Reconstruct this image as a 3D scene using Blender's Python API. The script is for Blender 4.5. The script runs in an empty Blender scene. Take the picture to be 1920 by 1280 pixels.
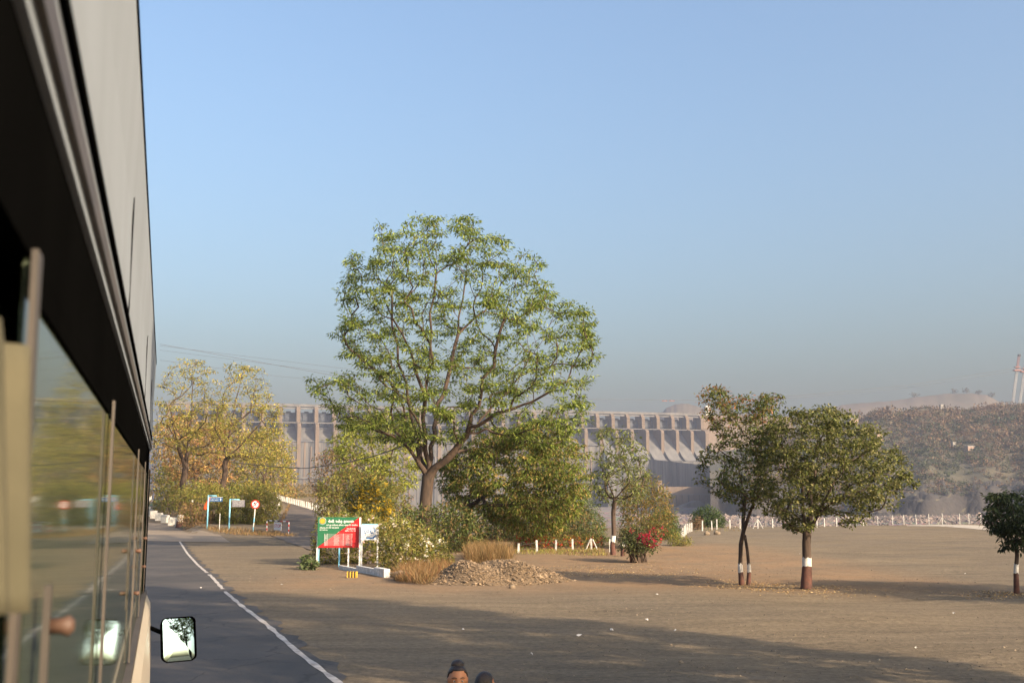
import bpy, bmesh, math, random
import numpy as np
from mathutils import Vector, Matrix
random.seed(7)
RNG = np.random.default_rng(11)
scene = bpy.context.scene
COL = scene.collection

# ------------------------------------------------------------------ camera, sky, sun, exposure
FPX = 2066.0                      # focal length in photo pixels (24 mm on a 22.3 mm sensor)
CAMZ = 3.0
HOR = 930.0                       # horizon row in the photo
TH = math.atan((HOR - 640.0) / FPX)
cam_d = bpy.data.cameras.new('camera'); cam = bpy.data.objects.new('camera', cam_d); COL.objects.link(cam)
cam_d.sensor_width = 22.3; cam_d.lens = FPX * 22.3 / 1920.0
cam_d.clip_start = 0.02; cam_d.clip_end = 12000
cam_d.dof.use_dof = True; cam_d.dof.focus_distance = 45.0; cam_d.dof.aperture_fstop = 6.3
cam.location = (0, 0, CAMZ); cam.rotation_euler = (math.radians(90) + TH, 0, 0)
scene.camera = cam

SUN_AZ = math.radians(131)        # clockwise from +Y: behind the camera, to the right
SUN_EL = math.radians(23)
world = bpy.data.worlds.new('World'); scene.world = world; world.use_nodes = True
wn = world.node_tree; wn.nodes.clear()
sky = wn.nodes.new('ShaderNodeTexSky'); sky.sky_type = 'NISHITA'; sky.sun_disc = False
sky.sun_elevation = SUN_EL; sky.sun_rotation = SUN_AZ
sky.air_density = 1.3; sky.dust_density = 8.6; sky.ozone_density = 3.6; sky.altitude = 100
bg = wn.nodes.new('ShaderNodeBackground'); bg.inputs['Strength'].default_value = 0.148
wo = wn.nodes.new('ShaderNodeOutputWorld')
wn.links.new(sky.outputs[0], bg.inputs[0]); wn.links.new(bg.outputs[0], wo.inputs[0])
sd = bpy.data.lights.new('sun', 'SUN'); sun = bpy.data.objects.new('sun', sd); COL.objects.link(sun)
sd.energy = 5.0; sd.angle = math.radians(0.55); sd.color = (1.0, 0.80, 0.56)
TOSUN = Vector((math.sin(SUN_AZ) * math.cos(SUN_EL), math.cos(SUN_AZ) * math.cos(SUN_EL), math.sin(SUN_EL)))
sun.rotation_euler = TOSUN.to_track_quat('Z', 'Y').to_euler()
sun.location = (60, -60, 60)
scene.view_settings.view_transform = 'Standard'; scene.view_settings.look = 'None'
scene.view_settings.exposure = 1.15; scene.view_settings.gamma = 1.0
scene.cycles.max_bounces = 8; scene.cycles.transparent_max_bounces = 12
scene.cycles.volume_bounces = 1

# ------------------------------------------------------------------ pixel <-> place
CT, ST = math.cos(TH), math.sin(TH)
def ray(u, v):
    a = (u - 960.0) / FPX; b = (640.0 - v) / FPX
    return a, CT - b * ST, ST + b * CT
def at(u, v, Y):
    a, y, z = ray(u, v); k = Y / y
    return Vector((a * k, Y, CAMZ + z * k))
def sm(a, b, x):
    t = np.clip((x - a) / (b - a), 0, 1); return t * t * (3 - 2 * t)
def H(x, y):
    """terrain height"""
    x = np.asarray(x, float); y = np.asarray(y, float)
    yy = np.maximum(y, 1.0); q = x / np.maximum(yy, 20.0)
    z = -0.006 * np.clip(y - 35, 0, 115)
    m = 1 - sm(-0.165, -0.05, q)
    y0 = 98 + 30 * (1 - sm(-0.30, -0.28, q))
    z = z + m * 0.050 * np.clip(y - y0, 0, 75)
    bank = sm(-0.305, -0.285, q) * (1 - sm(-0.235, -0.215, q)) * sm(121, 128, y)
    z = z + 0.7 * bank
    off = x - (3.7 - 0.345 * y)          # metres right of the road's edge line
    und = sm(2, 9, off) * sm(170, 120, y) * sm(-5, 10, y)
    z = z + und * (0.035 * np.sin(x * 0.55 + 0.31 * y + 1) + 0.03 * np.sin(0.83 * y - 0.4 * x) + 0.02 * np.sin(1.7 * x + 1.1 * y))
    ye = 126 + 92 * np.clip(q - 0.165, 0, 0.5) + 62 * (1 - sm(-0.17, -0.05, q))
    d = sm(ye, ye + 75, y)
    far = -12 + 1.2 * np.sin(x * 0.02) * np.sin(y * 0.017)
    return z * (1 - d) + far * d
def h(x, y): return float(H(x, y))
def gpx(u, v, ymax=260):
    """where the view through a photo pixel meets the ground"""
    a, y, z = ray(u, v); lo = 3.0
    Y = 3.0
    while Y < ymax:
        if CAMZ + z / y * Y <= h(a / y * Y, Y): break
        Y += 0.25
    X = a / y * Y
    return Vector((X, Y, h(X, Y)))

# ------------------------------------------------------------------ helpers
def tag(o, label=None, cat=None, group=None, kind=None):
    if label: o['label'] = label
    if cat: o['category'] = cat
    if group: o['group'] = group
    if kind: o['kind'] = kind
    return o
def empty(name, loc, rz=0, label=None, cat=None, group=None):
    o = bpy.data.objects.new(name, None); COL.objects.link(o)
    o.location = loc; o.rotation_euler = (0, 0, rz); o.empty_display_size = 0.2
    return tag(o, label, cat, group)
def link(name, me, m=None, parent=None, loc=None):
    o = bpy.data.objects.new(name, me); COL.objects.link(o)
    if m is not None and not me.materials: me.materials.append(m)
    if parent is not None: o.parent = parent
    if loc is not None: o.location = loc
    return o
def np_mesh(name, verts, faces, cols=None, smooth=False):
    """verts (N,3), faces (M,k) arrays -> mesh, with an optional per-vertex colour"""
    verts = np.asarray(verts, np.float32); faces = np.asarray(faces, np.int32)
    me = bpy.data.meshes.new(name); k = faces.shape[1]; M = len(faces)
    me.vertices.add(len(verts)); me.vertices.foreach_set('co', verts.ravel())
    me.loops.add(M * k); me.loops.foreach_set('vertex_index', faces.ravel())
    me.polygons.add(M); me.polygons.foreach_set('loop_start', np.arange(0, M * k, k, dtype=np.int32))
    me.polygons.foreach_set('use_smooth', np.full(M, bool(smooth)))
    me.update(calc_edges=True)
    if cols is not None:
        c = np.ones((len(verts), 4), np.float32); c[:, :3] = cols
        at_ = me.attributes.new('tint', 'FLOAT_COLOR', 'POINT'); at_.data.foreach_set('color', c.ravel())
    return me
class MB:
    """collects boxes, tubes and sheets into one mesh"""
    def __init__(s): s.v = []; s.f = []
    def add(s, vs, fs):
        b = len(s.v); s.v += [tuple(p) for p in vs]; s.f += [tuple(i + b for i in q) for q in fs]; return s
    def box(s, x0, x1, y0, y1, z0, z1):
        return s.add([(x0,y0,z0),(x1,y0,z0),(x1,y1,z0),(x0,y1,z0),(x0,y0,z1),(x1,y0,z1),(x1,y1,z1),(x0,y1,z1)],
                     [(0,3,2,1),(4,5,6,7),(0,1,5,4),(1,2,6,5),(2,3,7,6),(3,0,4,7)])
    def frame_box(s, o, ex, ey, ez):
        o, ex, ey, ez = map(Vector, (o, ex, ey, ez))
        P = [o, o+ex, o+ex+ey, o+ey]; return s.add(P + [p+ez for p in P],
                     [(0,3,2,1),(4,5,6,7),(0,1,5,4),(1,2,6,5),(2,3,7,6),(3,0,4,7)])
    def tube(s, pts, rads, n=8, cap=True):
        pts = [Vector(p) for p in pts]
        if not hasattr(rads, '__len__'): rads = [rads] * len(pts)
        b = len(s.v); ref = None
        for i, p in enumerate(pts):
            t = (pts[min(i+1, len(pts)-1)] - pts[max(i-1, 0)]).normalized()
            if ref is None: ref = Vector((1,0,0)) if abs(t.x) < 0.8 else Vector((0,1,0))
            a = (ref - t * ref.dot(t)).normalized(); c = t.cross(a); ref = a
            for k in range(n):
                w = 2 * math.pi * k / n
                s.v.append(tuple(p + (a * math.cos(w) + c * math.sin(w)) * rads[i]))
        for i in range(len(pts) - 1):
            for k in range(n):
                s.f.append((b+i*n+k, b+i*n+(k+1) % n, b+(i+1)*n+(k+1) % n, b+(i+1)*n+k))
        if cap:
            s.f.append(tuple(b+k for k in reversed(range(n)))); e = b+(len(pts)-1)*n
            s.f.append(tuple(e+k for k in range(n)))
        return s
    def prism(s, poly, d):
        """closed 3-D polygon extruded by the vector d"""
        n = len(poly); P = [Vector(p) for p in poly]; d = Vector(d)
        return s.add(P + [p + d for p in P], [tuple(reversed(range(n))), tuple(range(n, 2*n))] +
                     [(i, (i+1) % n, n+(i+1) % n, n+i) for i in range(n)])
    def build(s, name, m, parent=None, smooth=False, bevel=0, loc=None):
        me = bpy.data.meshes.new(name); me.from_pydata(s.v, [], s.f)
        bm = bmesh.new(); bm.from_mesh(me); bmesh.ops.recalc_face_normals(bm, faces=bm.faces)
        if bevel: bmesh.ops.bevel(bm, geom=bm.edges[:], offset=bevel, segments=2, affect='EDGES', profile=0.6)
        bm.to_mesh(me); bm.free()
        if smooth: me.polygons.foreach_set('use_smooth', np.ones(len(me.polygons), bool))
        me.update(); return link(name, me, m, parent, loc)

# ------------------------------------------------------------------ materials
def nodes_of(m):
    m.use_nodes = True; nt = m.node_tree; nt.nodes.clear()
    out = nt.nodes.new('ShaderNodeOutputMaterial'); b = nt.nodes.new('ShaderNodeBsdfPrincipled')
    nt.links.new(b.outputs[0], out.inputs[0]); return nt, b, out
def noise(nt, vec, scale, detail=5, rough=0.6):
    n = nt.nodes.new('ShaderNodeTexNoise'); n.inputs['Scale'].default_value = scale
    n.inputs['Detail'].default_value = detail; n.inputs['Roughness'].default_value = rough
    nt.links.new(vec, n.inputs['Vector']); return n.outputs['Fac']
def ramp(nt, fac, stops):
    r = nt.nodes.new('ShaderNodeValToRGB'); el = r.color_ramp.elements
    while len(el) > 1: el.remove(el[0])
    for i, (p, c) in enumerate(stops):
        e = el[0] if i == 0 else el.new(p); e.position = p
        e.color = (c[0], c[1], c[2], 1) if hasattr(c, '__len__') else (c, c, c, 1)
    nt.links.new(fac, r.inputs[0]); return r.outputs[0]
def mix(nt, f, a, b, mode='MIX'):
    n = nt.nodes.new('ShaderNodeMix'); n.data_type = 'RGBA'; n.blend_type = mode
    for s, v in ((n.inputs[0], f), (n.inputs[6], a), (n.inputs[7], b)):
        if isinstance(v, bpy.types.NodeSocket): nt.links.new(v, s)
        elif hasattr(v, '__len__'): s.default_value = (*v[:3], 1)
        else: s.default_value = v
    return n.outputs[2]
def coords(nt, scale=(1, 1, 1), kind='Object'):
    t = nt.nodes.new('ShaderNodeTexCoord'); mp = nt.nodes.new('ShaderNodeMapping')
    mp.inputs['Scale'].default_value = scale; nt.links.new(t.outputs[kind], mp.inputs[0]); return mp.outputs[0]
def bump(nt, b, fac, strength=0.4, dist=0.02):
    n = nt.nodes.new('ShaderNodeBump'); n.inputs['Strength'].default_value = strength
    n.inputs['Distance'].default_value = dist; nt.links.new(fac, n.inputs['Height'])
    nt.links.new(n.outputs[0], b.inputs['Normal'])
def M(name, c1, c2=None, scale=3.0, rough=0.7, bmp=0.0, bscale=None, metal=0.0, spec=0.4, stretch=(1,1,1), bdist=0.02):
    m = bpy.data.materials.new(name); nt, b, out = nodes_of(m)
    c2 = c2 or tuple(x * 0.72 for x in c1); v = coords(nt, stretch)
    nt.links.new(mix(nt, ramp(nt, noise(nt, v, scale), [(0.32, 0), (0.68, 1)]), c1, c2), b.inputs['Base Color'])
    b.inputs['Roughness'].default_value = rough; b.inputs['Metallic'].default_value = metal
    b.inputs['Specular IOR Level'].default_value = spec
    if bmp: bump(nt, b, noise(nt, v, bscale or scale * 6, 6), bmp, bdist)
    return m
def leaf_mat(name, trans=0.38):
    m = bpy.data.materials.new(name); nt, b, out = nodes_of(m)
    a = nt.nodes.new('ShaderNodeAttribute'); a.attribute_name = 'tint'
    nt.links.new(a.outputs['Color'], b.inputs['Base Color']); b.inputs['Roughness'].default_value = 0.5
    b.inputs['Specular IOR Level'].default_value = 0.18
    tr = nt.nodes.new('ShaderNodeBsdfTranslucent'); nt.links.new(a.outputs['Color'], tr.inputs[0])
    mx = nt.nodes.new('ShaderNodeMixShader'); mx.inputs[0].default_value = trans
    nt.links.new(b.outputs[0], mx.inputs[1]); nt.links.new(tr.outputs[0], mx.inputs[2]); nt.links.new(mx.outputs[0], out.inputs[0])
    return m
LEAF = leaf_mat('leaf'); DRY = leaf_mat('dry_leaf', 0.2)
BARK = M('bark', (0.085, 0.055, 0.038), (0.035, 0.024, 0.018), 5, 0.9, 0.8, 18, stretch=(1, 1, 0.3))
BARK2 = M('pale_bark', (0.17, 0.12, 0.085), (0.08, 0.055, 0.04), 5, 0.9, 0.7, 18, stretch=(1, 1, 0.3))
WHITE = M('white_paint', (0.68, 0.66, 0.62), (0.40, 0.37, 0.33), 7, 0.7, 0.4, 25)
REDOX = M('red_oxide_paint', (0.115, 0.042, 0.028), (0.06, 0.032, 0.024), 9, 0.85, 0.6, 25)
BLUE = M('pale_blue_paint', (0.22, 0.52, 0.66), (0.16, 0.40, 0.55), 6, 0.5)
STONEW = M('whitewashed_stone', (0.52, 0.51, 0.48), (0.30, 0.29, 0.27), 5, 0.85, 0.5, 14)
def ground_mat():
    m = bpy.data.materials.new('dusty_ground'); nt, b, out = nodes_of(m); v = coords(nt)
    big = ramp(nt, noise(nt, v, 0.09, 4), [(0.36, 0), (0.64, 1)])
    c = mix(nt, big, (0.182, 0.139, 0.09), (0.14, 0.111, 0.078))
    fine = ramp(nt, noise(nt, v, 7, 9, 0.8), [(0.3, 0.5), (0.7, 1.4)])
    c = mix(nt, 1.0, c, fine, 'MULTIPLY')
    vs = coords(nt, (0.22, 1.5, 1)); st_ = ramp(nt, noise(nt, vs, 0.9, 7, 0.7), [(0.35, 0.80), (0.65, 1.18)]); c = mix(nt, 1.0, c, st_, 'MULTIPLY')   # streaky wear of wheels
    # reddish soil among the trees, by place
    sp = nt.nodes.new('ShaderNodeSeparateXYZ'); nt.links.new(v, sp.inputs[0])
    def box1(sock, lo, hi, w):
        r = nt.nodes.new('ShaderNodeMapRange'); r.interpolation_type = 'SMOOTHSTEP'
        r.inputs[1].default_value = lo - w; r.inputs[2].default_value = lo; nt.links.new(sock, r.inputs[0])
        r2 = nt.nodes.new('ShaderNodeMapRange'); r2.interpolation_type = 'SMOOTHSTEP'
        r2.inputs[1].default_value = hi; r2.inputs[2].default_value = hi + w; r2.inputs[3].default_value = 1; r2.inputs[4].default_value = 0
        nt.links.new(sock, r2.inputs[0]); k = nt.nodes.new('ShaderNodeMath'); k.operation = 'MULTIPLY'
        nt.links.new(r.outputs[0], k.inputs[0]); nt.links.new(r2.outputs[0], k.inputs[1]); return k.outputs[0]
    def mul(a, bb):
        k = nt.nodes.new('ShaderNodeMath'); k.operation = 'MULTIPLY'
        for i, s in enumerate((a, bb)):
            if isinstance(s, bpy.types.NodeSocket): nt.links.new(s, k.inputs[i])
            else: k.inputs[i].default_value = s
        return k.outputs[0]
    soil = mul(mul(box1(sp.outputs[0], -6, 13, 5), box1(sp.outputs[1], 40, 72, 8)), ramp(nt, noise(nt, v, 0.5, 5), [(0.3, 0.25), (0.6, 1)]))
    c = mix(nt, soil, c, mix(nt, ramp(nt, noise(nt, v, 3.5, 8, 0.8), [(0.35, 0), (0.65, 1)]), (0.20, 0.122, 0.066), (0.255, 0.17, 0.10)))
    rub = box1(sp.outputs[1], 190, 5000, 30)                      # boulder-strewn river bed beyond
    vor = nt.nodes.new('ShaderNodeTexVoronoi'); vor.inputs['Scale'].default_value = 0.28; nt.links.new(v, vor.inputs['Vector'])
    rc = mix(nt, ramp(nt, noise(nt, v, 0.05, 6), [(0.35, 0), (0.65, 1)]), (0.20, 0.16, 0.13), (0.13, 0.11, 0.095))
    rc = mix(nt, 0.55, rc, mix(nt, 1.0, rc, vor.outputs['Color'], 'OVERLAY'))
    c = mix(nt, rub, c, rc)
    nt.links.new(c, b.inputs['Base Color']); b.inputs['Roughness'].default_value = 0.95; b.inputs['Specular IOR Level'].default_value = 0.148
    hsum = nt.nodes.new('ShaderNodeMath'); hsum.operation = 'ADD'
    nt.links.new(noise(nt, v, 14, 8, 0.7), hsum.inputs[0]); nt.links.new(noise(nt, v, 1.6, 5, 0.6), hsum.inputs[1])
    bump(nt, b, hsum.outputs[0], 0.7, 0.05)
    return m
def asphalt_mat(name, dark, dust, amount):
    m = bpy.data.materials.new(name); nt, b, out = nodes_of(m); v = coords(nt)
    f = ramp(nt, noise(nt, v, 0.35, 6, 0.65), [(amount - 0.15, 0), (amount + 0.2, 1)])
    c = mix(nt, f, dark, dust); c = mix(nt, 1.0, c, ramp(nt, noise(nt, v, 40, 4, 0.8), [(0.3, 0.7), (0.7, 1.25)]), 'MULTIPLY')
    vo = nt.nodes.new('ShaderNodeTexVoronoi'); vo.feature = 'DISTANCE_TO_EDGE'; vo.inputs['Scale'].default_value = 0.33; wv = nt.nodes.new('ShaderNodeVectorMath'); wv.operation = 'ADD'
    nz = nt.nodes.new('ShaderNodeTexNoise'); nz.inputs['Scale'].default_value = 1.3; nt.links.new(v, nz.inputs['Vector']); nt.links.new(v, wv.inputs[0]); nt.links.new(nz.outputs['Color'], wv.inputs[1]); nt.links.new(wv.outputs[0], vo.inputs['Vector'])
    c = mix(nt, ramp(nt, vo.outputs['Distance'], [(0.004, 0.55), (0.012, 0)]), c, tuple(x * 0.4 for x in dark))        # tar cracks
    pa = ramp(nt, noise(nt, v, 0.16, 2, 0.4), [(0.56, 0), (0.58, 0.35)]); c = mix(nt, pa, c, tuple(x * 0.72 for x in dark))   # patched places
    nt.links.new(c, b.inputs['Base Color']); b.inputs['Roughness'].default_value = 0.8; b.inputs['Specular IOR Level'].default_value = 0.3
    bump(nt, b, noise(nt, v, 60, 4, 0.8), 0.35, 0.01); return m
GROUND = ground_mat()
ASPH = asphalt_mat('asphalt', (0.056, 0.050, 0.046), (0.10, 0.083, 0.07), 0.55)
DUSTROAD = asphalt_mat('dusty_concrete', (0.21, 0.165, 0.12), (0.25, 0.195, 0.14), 0.5)
SIDEASPH = asphalt_mat('dusty_asphalt', (0.10, 0.08, 0.066), (0.16, 0.122, 0.09), 0.5)

# ------------------------------------------------------------------ setting: ground, roads
def axis(lo, hi, fine_lo, fine_hi, step, grow=1.09):
    a = list(np.arange(fine_lo, fine_hi + 1e-6, step)); s = step
    while a[-1] < hi: s *= grow; a.append(a[-1] + s)
    s = step; b = [a[0]]
    while b[-1] > lo: s *= grow; b.append(b[-1] - s)
    return np.array(sorted(set(b[1:] + a)))
def sheet(name, X, Y, m, dz=0.0):
    gx, gy = np.meshgrid(X, Y); z = H(gx, gy) + dz
    nx, ny = len(X), len(Y); i = np.arange((ny - 1) * nx).reshape(ny - 1, nx)[:, :-1].ravel()
    f = np.stack([i, i + 1, i + nx + 1, i + nx], 1)
    return link(name, np_mesh(name, np.stack([gx.ravel(), gy.ravel(), z.ravel()], 1), f, smooth=True), m)
tag(sheet('ground', axis(-3300, 3300, -60, 60, 0.8), axis(-400, 3300, -14, 210, 0.8), GROUND), kind='structure')
LINE_PX = [(335,1012),(352,1038),(372,1060),(398,1082),(425,1112),(455,1138),(500,1172),(560,1225),(635,1280)]
line_pts = [gpx(*p) for p in LINE_PX]
d0 = (line_pts[-1] - line_pts[-3]); d0.normalize()
line_pts += [line_pts[-1] + d0 * k for k in (6, 12, 20, 32, 50, 80)]
def strip(name, pts_l, pts_r, m, dz, parent=None, n=6):
    """road sheet between two matching edge lines, following the terrain"""
    V = []; F = []
    for a, b in zip(pts_l, pts_r):
        for k in range(n + 1):
            p = a.lerp(b, k / n); V.append((p.x, p.y, h(p.x, p.y) + dz))
    for i in range(len(pts_l) - 1):
        for k in range(n): F.append((i*(n+1)+k, i*(n+1)+k+1, (i+1)*(n+1)+k+1, (i+1)*(n+1)+k))
    me = np_mesh(name, V, F, smooth=True); return link(name, me, m, parent)
def resample(pts, step):
    out = [pts[0]]
    for a, b in zip(pts[:-1], pts[1:]):
        n = max(1, int((b - a).length / step)); out += [a.lerp(b, k / n) for k in range(1, n + 1)]
    return out
LP = resample(line_pts, 0.5)
def offset(pts, o):
    r = []
    for i, p in enumerate(pts):
        t = (pts[min(i+1, len(pts)-1)] - pts[max(i-1, 0)]); t.z = 0; t.normalize()
        r.append(p + Vector((-t.y, t.x, 0)) * o)      # travelling towards the camera: + is to the right of the road
    return r
def wav(i): return 0.12 * math.sin(i * 0.9) + 0.1 * math.sin(i * 2.3 + 1)
redge = [p + (q - p).normalized() * (0.25 + wav(i)) for i, (p, q) in enumerate(zip(LP, offset(LP, 1.0)))]
road = tag(strip('road', offset(LP, -7.6), redge, ASPH, 0.012, n=10), kind='structure')
for i in range(0, len(LP) - 1):                     # worn edge line: dashes of paint with gaps
    pass
segs = []; cur = []
for i, p in enumerate(LP):
    gap = i in (84, 101) or (i > 140 and i % 57 == 0)
    if gap:
        if len(cur) > 1: segs.append(cur)
        cur = []
    else: cur.append((i, p))
if len(cur) > 1: segs.append(cur)
PAINT = M('worn_road_paint', (0.50, 0.46, 0.41), (0.26, 0.22, 0.19), 4, 0.75)
for s in segs:
    pp = [p for i, p in s]; w = [0.045 + 0.014 * math.sin(i * 1.7) + 0.01 * math.sin(i * 4.1) for i, p in s]
    off = offset(pp, 1.0); dd = [(q - p) for p, q in zip(pp, off)]
    strip('edge_line', [p - d * (ww + 0.03) for p, d, ww in zip(pp, dd, w)], [p + d * ww for p, d, ww in zip(pp, dd, w)], PAINT, 0.018, road, n=1)
def poly_sheet(name, left_px, right_px, m, dz, n=8):
    L = resample([gpx(*p) for p in left_px], 400); R = resample([gpx(*p) for p in right_px], 400)
    return strip(name, L, R, m, dz, n=n)
def dense(pl, k=8):
    o = []
    for a, b in zip(pl[:-1], pl[1:]): o += [(a[0]+(b[0]-a[0])*i/k, a[1]+(b[1]-a[1])*i/k) for i in range(k)]
    return o + [pl[-1]]
tag(poly_sheet('concrete_road', dense([(180,1013),(200,1000),(215,990),(230,983),(250,978)]), dense([(432,1017),(412,1003),(375,994),(345,987),(333,982)]), DUSTROAD, 0.03, 12), kind='structure')
tag(poly_sheet('side_road', dense([(508,1003),(520,985),(531,965),(539,948),(534,941),(515,936)]), dense([(604,1040),(612,1000),(614,975),(606,960),(580,947),(540,936)]), SIDEASPH, 0.03, 12), kind='structure')

# ------------------------------------------------------------------ vegetation builders
def unit(a): return a / np.maximum(np.linalg.norm(a, axis=-1, keepdims=True), 1e-9)
def leaves(name, C, D, N, L, W, cols, m, parent=None, fold=0.15):
    """rhombic leaves: base, two sides, tip"""
    D = unit(D); S = unit(np.cross(D, N)); N = np.cross(S, D); L = L[:, None]; W = W[:, None]
    mid = C + D * L * 0.45 - N * L * fold * 0.3
    V = np.stack([C, mid + S * W * 0.5 + N * L * fold * 0.4, C + D * L - N * L * fold, mid - S * W * 0.5 + N * L * fold * 0.4], 1).reshape(-1, 3)
    F = np.arange(len(V)).reshape(-1, 4)
    return link(name, np_mesh(name, V, F, np.repeat(cols, 4, 0)), m, parent)
def pick_cols(n, palette, rng, spread=0.22):
    p = np.array(palette); c = p[rng.integers(0, len(p), n)]
    return np.clip(c * (1 + rng.normal(0, spread, (n, 1))), 0.004, 0.9)
def in_poly(P, poly):
    x, y = P[:, 0], P[:, 1]; c = np.zeros(len(P), bool); n = len(poly)
    for i in range(n):
        x1, y1 = poly[i]; x2, y2 = poly[(i + 1) % n]
        k = ((y1 > y) != (y2 > y)); xi = (x2 - x1) * (y - y1) / ((y2 - y1) + 1e-12) + x1
        c ^= k & (x < xi)
    return c
def edge_dist(P, poly):
    d = np.full(len(P), 1e9); n = len(poly)
    for i in range(n):
        a = np.array(poly[i]); b = np.array(poly[(i + 1) % n]); ab = b - a
        t = np.clip(((P - a) @ ab) / (ab @ ab + 1e-12), 0, 1); d = np.minimum(d, np.linalg.norm(P - (a + t[:, None] * ab), axis=1))
    return d
def volume_pts(poly, n, depth, rng, shell=0.6):
    """points in the solid whose front outline is poly (x, z) and whose half depth is `depth`"""
    poly = [tuple(p) for p in poly]; a = np.array(poly); lo, hi = a.min(0), a.max(0); out = []
    while sum(len(o) for o in out) < n:
        P = lo + rng.random((n * 3, 2)) * (hi - lo); out.append(P[in_poly(P, poly)])
    P = np.concatenate(out)[:n]; e = edge_dist(P, poly); r = np.clip(e / (np.percentile(e, 97)), 0, 1)
    half = depth * np.sqrt(r * (2 - r)) + 0.03 * depth
    u = rng.uniform(-1, 1, n); u = np.sign(u) * np.abs(u) ** shell
    return np.stack([P[:, 0], u * half, P[:, 1]], 1)
def grow(limbs, targets, rng, wig=0.10, bend=0.6):
    """connect every target to the nearest fitting place of the growing skeleton"""
    pos = []; par = []; drn = []; plen = []
    def add(p, pa):
        p = np.array(p, float); pos.append(p); par.append(pa)
        if pa < 0: drn.append(np.array([0, 0, 1.0])); plen.append(0.0)
        else:
            d = p - pos[pa]; l = np.linalg.norm(d); drn.append(d / max(l, 1e-6)); plen.append(plen[pa] + l)
        return len(pos) - 1
    for limb in limbs:                        # limb: list of points; the first snaps to the nearest node
        if not pos: last = add(limb[0], -1)
        else: last = int(np.argmin(np.linalg.norm(np.array(pos) - np.array(limb[0]), axis=1)))
        for p in limb[1:]:
            a = pos[last]; b = np.array(p, float); k = max(1, int(np.linalg.norm(b - a) / max(0.6, 0.06 * np.linalg.norm(b))))
            for j in range(1, k + 1):
                q = a + (b - a) * j / k + (rng.normal(0, wig * 0.6, 3) if j < k else 0)
                last = add(q, last)
    nlimb = len(pos); root = pos[0]; lock = max(1, len(limbs[0]) - 1)
    order = np.argsort(np.linalg.norm(targets - np.array(limbs[0][-1]), axis=1)); tips = []
    minz = limbs[0][-1][2] if len(limbs[0]) > 1 else -1e9
    for ti in order:
        t = targets[ti]; A = np.array(pos); d = t - A; l = np.linalg.norm(d, axis=1) + 1e-6
        cosang = (d * np.array(drn)).sum(1) / l
        cost = l * (1 + bend * (1 - cosang)) + 0.10 * np.array(plen)
        cost[A[:, 2] < minz - 0.05] += 50
        j = int(np.argmin(cost)); a = pos[j]; L = l[j]; k = int(np.clip(L / 0.45, 2, 7)); last = j
        c1 = a + drn[j] * L * 0.38
        for i in range(1, k + 1):
            s = i / k; q = (1-s)**2 * a + 2*s*(1-s) * (c1*0.6 + (a+t)/2*0.4) + s*s * t
            if i < k: q = q + rng.normal(0, wig * min(1, L) * 0.5, 3)
            last = add(q, last)
        tips.append(last)
    return np.array(pos), np.array(par), np.array(tips)
def limb_mesh(name, pos, par, r_tip, r_base, mat_, parent, flare=1.35):
    n = len(pos); cnt = np.zeros(n); kids = [[] for _ in range(n)]
    for i in range(n - 1, 0, -1): kids[par[i]].append(i)
    for i in range(n - 1, -1, -1): cnt[i] = max(1.0, sum(cnt[k] for k in kids[i]))
    ex = math.log(r_base / r_tip) / math.log(max(cnt[0], 2)); rad = r_tip * cnt ** ex
    mb = MB(); stack = [(0, None)]
    while stack:
        s, p0 = stack.pop(); chain = [s]; c = s
        while kids[c]:
            ks = sorted(kids[c], key=lambda k: -cnt[k]); c = ks[0]; chain.append(c)
            for k in ks[1:]: stack.append((k, par[k]))
        pts = [pos[i] for i in chain]; rr = [rad[i] for i in chain]
        if p0 is not None: pts = [pos[p0]] + pts; rr = [min(rad[p0] * 0.8, rr[0] * 1.25)] + rr
        else: rr[0] *= flare
        if len(pts) > 1:
            R = max(rr); mb.tube(pts, rr, 10 if R > 0.12 else (6 if R > 0.04 else 3), cap=False)
    o = mb.build(name, mat_, parent, smooth=True); return o, rad
def tufts(T, rng, per, rad, L, W, flat=0.45, droop=0.25):
    """leaf sprays round the points T"""
    n = len(T) * per; C0 = np.repeat(T, per, 0)
    d = rng.normal(0, 1, (n, 3)); d[:, 2] *= flat; d = unit(d)
    C = C0 + d * (rng.random((n, 1)) ** 0.6) * rad * np.array([1, 1, 0.7])
    D = d + rng.normal(0, 0.45, (n, 3)); D[:, 2] -= droop
    N = rng.normal(0, 0.45, (n, 3)); N[:, 2] += 1
    return C, D, N, L * rng.uniform(0.6, 1.25, n), W * rng.uniform(0.7, 1.2, n)
def band_pair(root, trunk_pts, rads, z0, zmid, z1, n=12):
    """red oxide foot and white ring painted round a trunk"""
    def ring(a, b, m, nm):
        P = []; R = []
        zs = np.linspace(a, b, 6); tp = np.array([list(p) for p in trunk_pts])
        for z in zs:
            P.append((np.interp(z, tp[:, 2], tp[:, 0]), np.interp(z, tp[:, 2], tp[:, 1]), z)); R.append(np.interp(z, tp[:, 2], rads) * 1.05 + 0.004)
        rb = MB().tube(P, R, n, cap=False).build(nm, m, root, smooth=True); jr = random.Random(int(a * 100) + n)
        for i_, v_ in enumerate(rb.data.vertices):
            if i_ // n in (0, 5): v_.co.z += jr.uniform(-0.035, 0.035)     # uneven brush edge
    ring(z0, zmid, REDOX, 'painted_foot'); ring(zmid, z1, WHITE, 'painted_ring')
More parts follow.
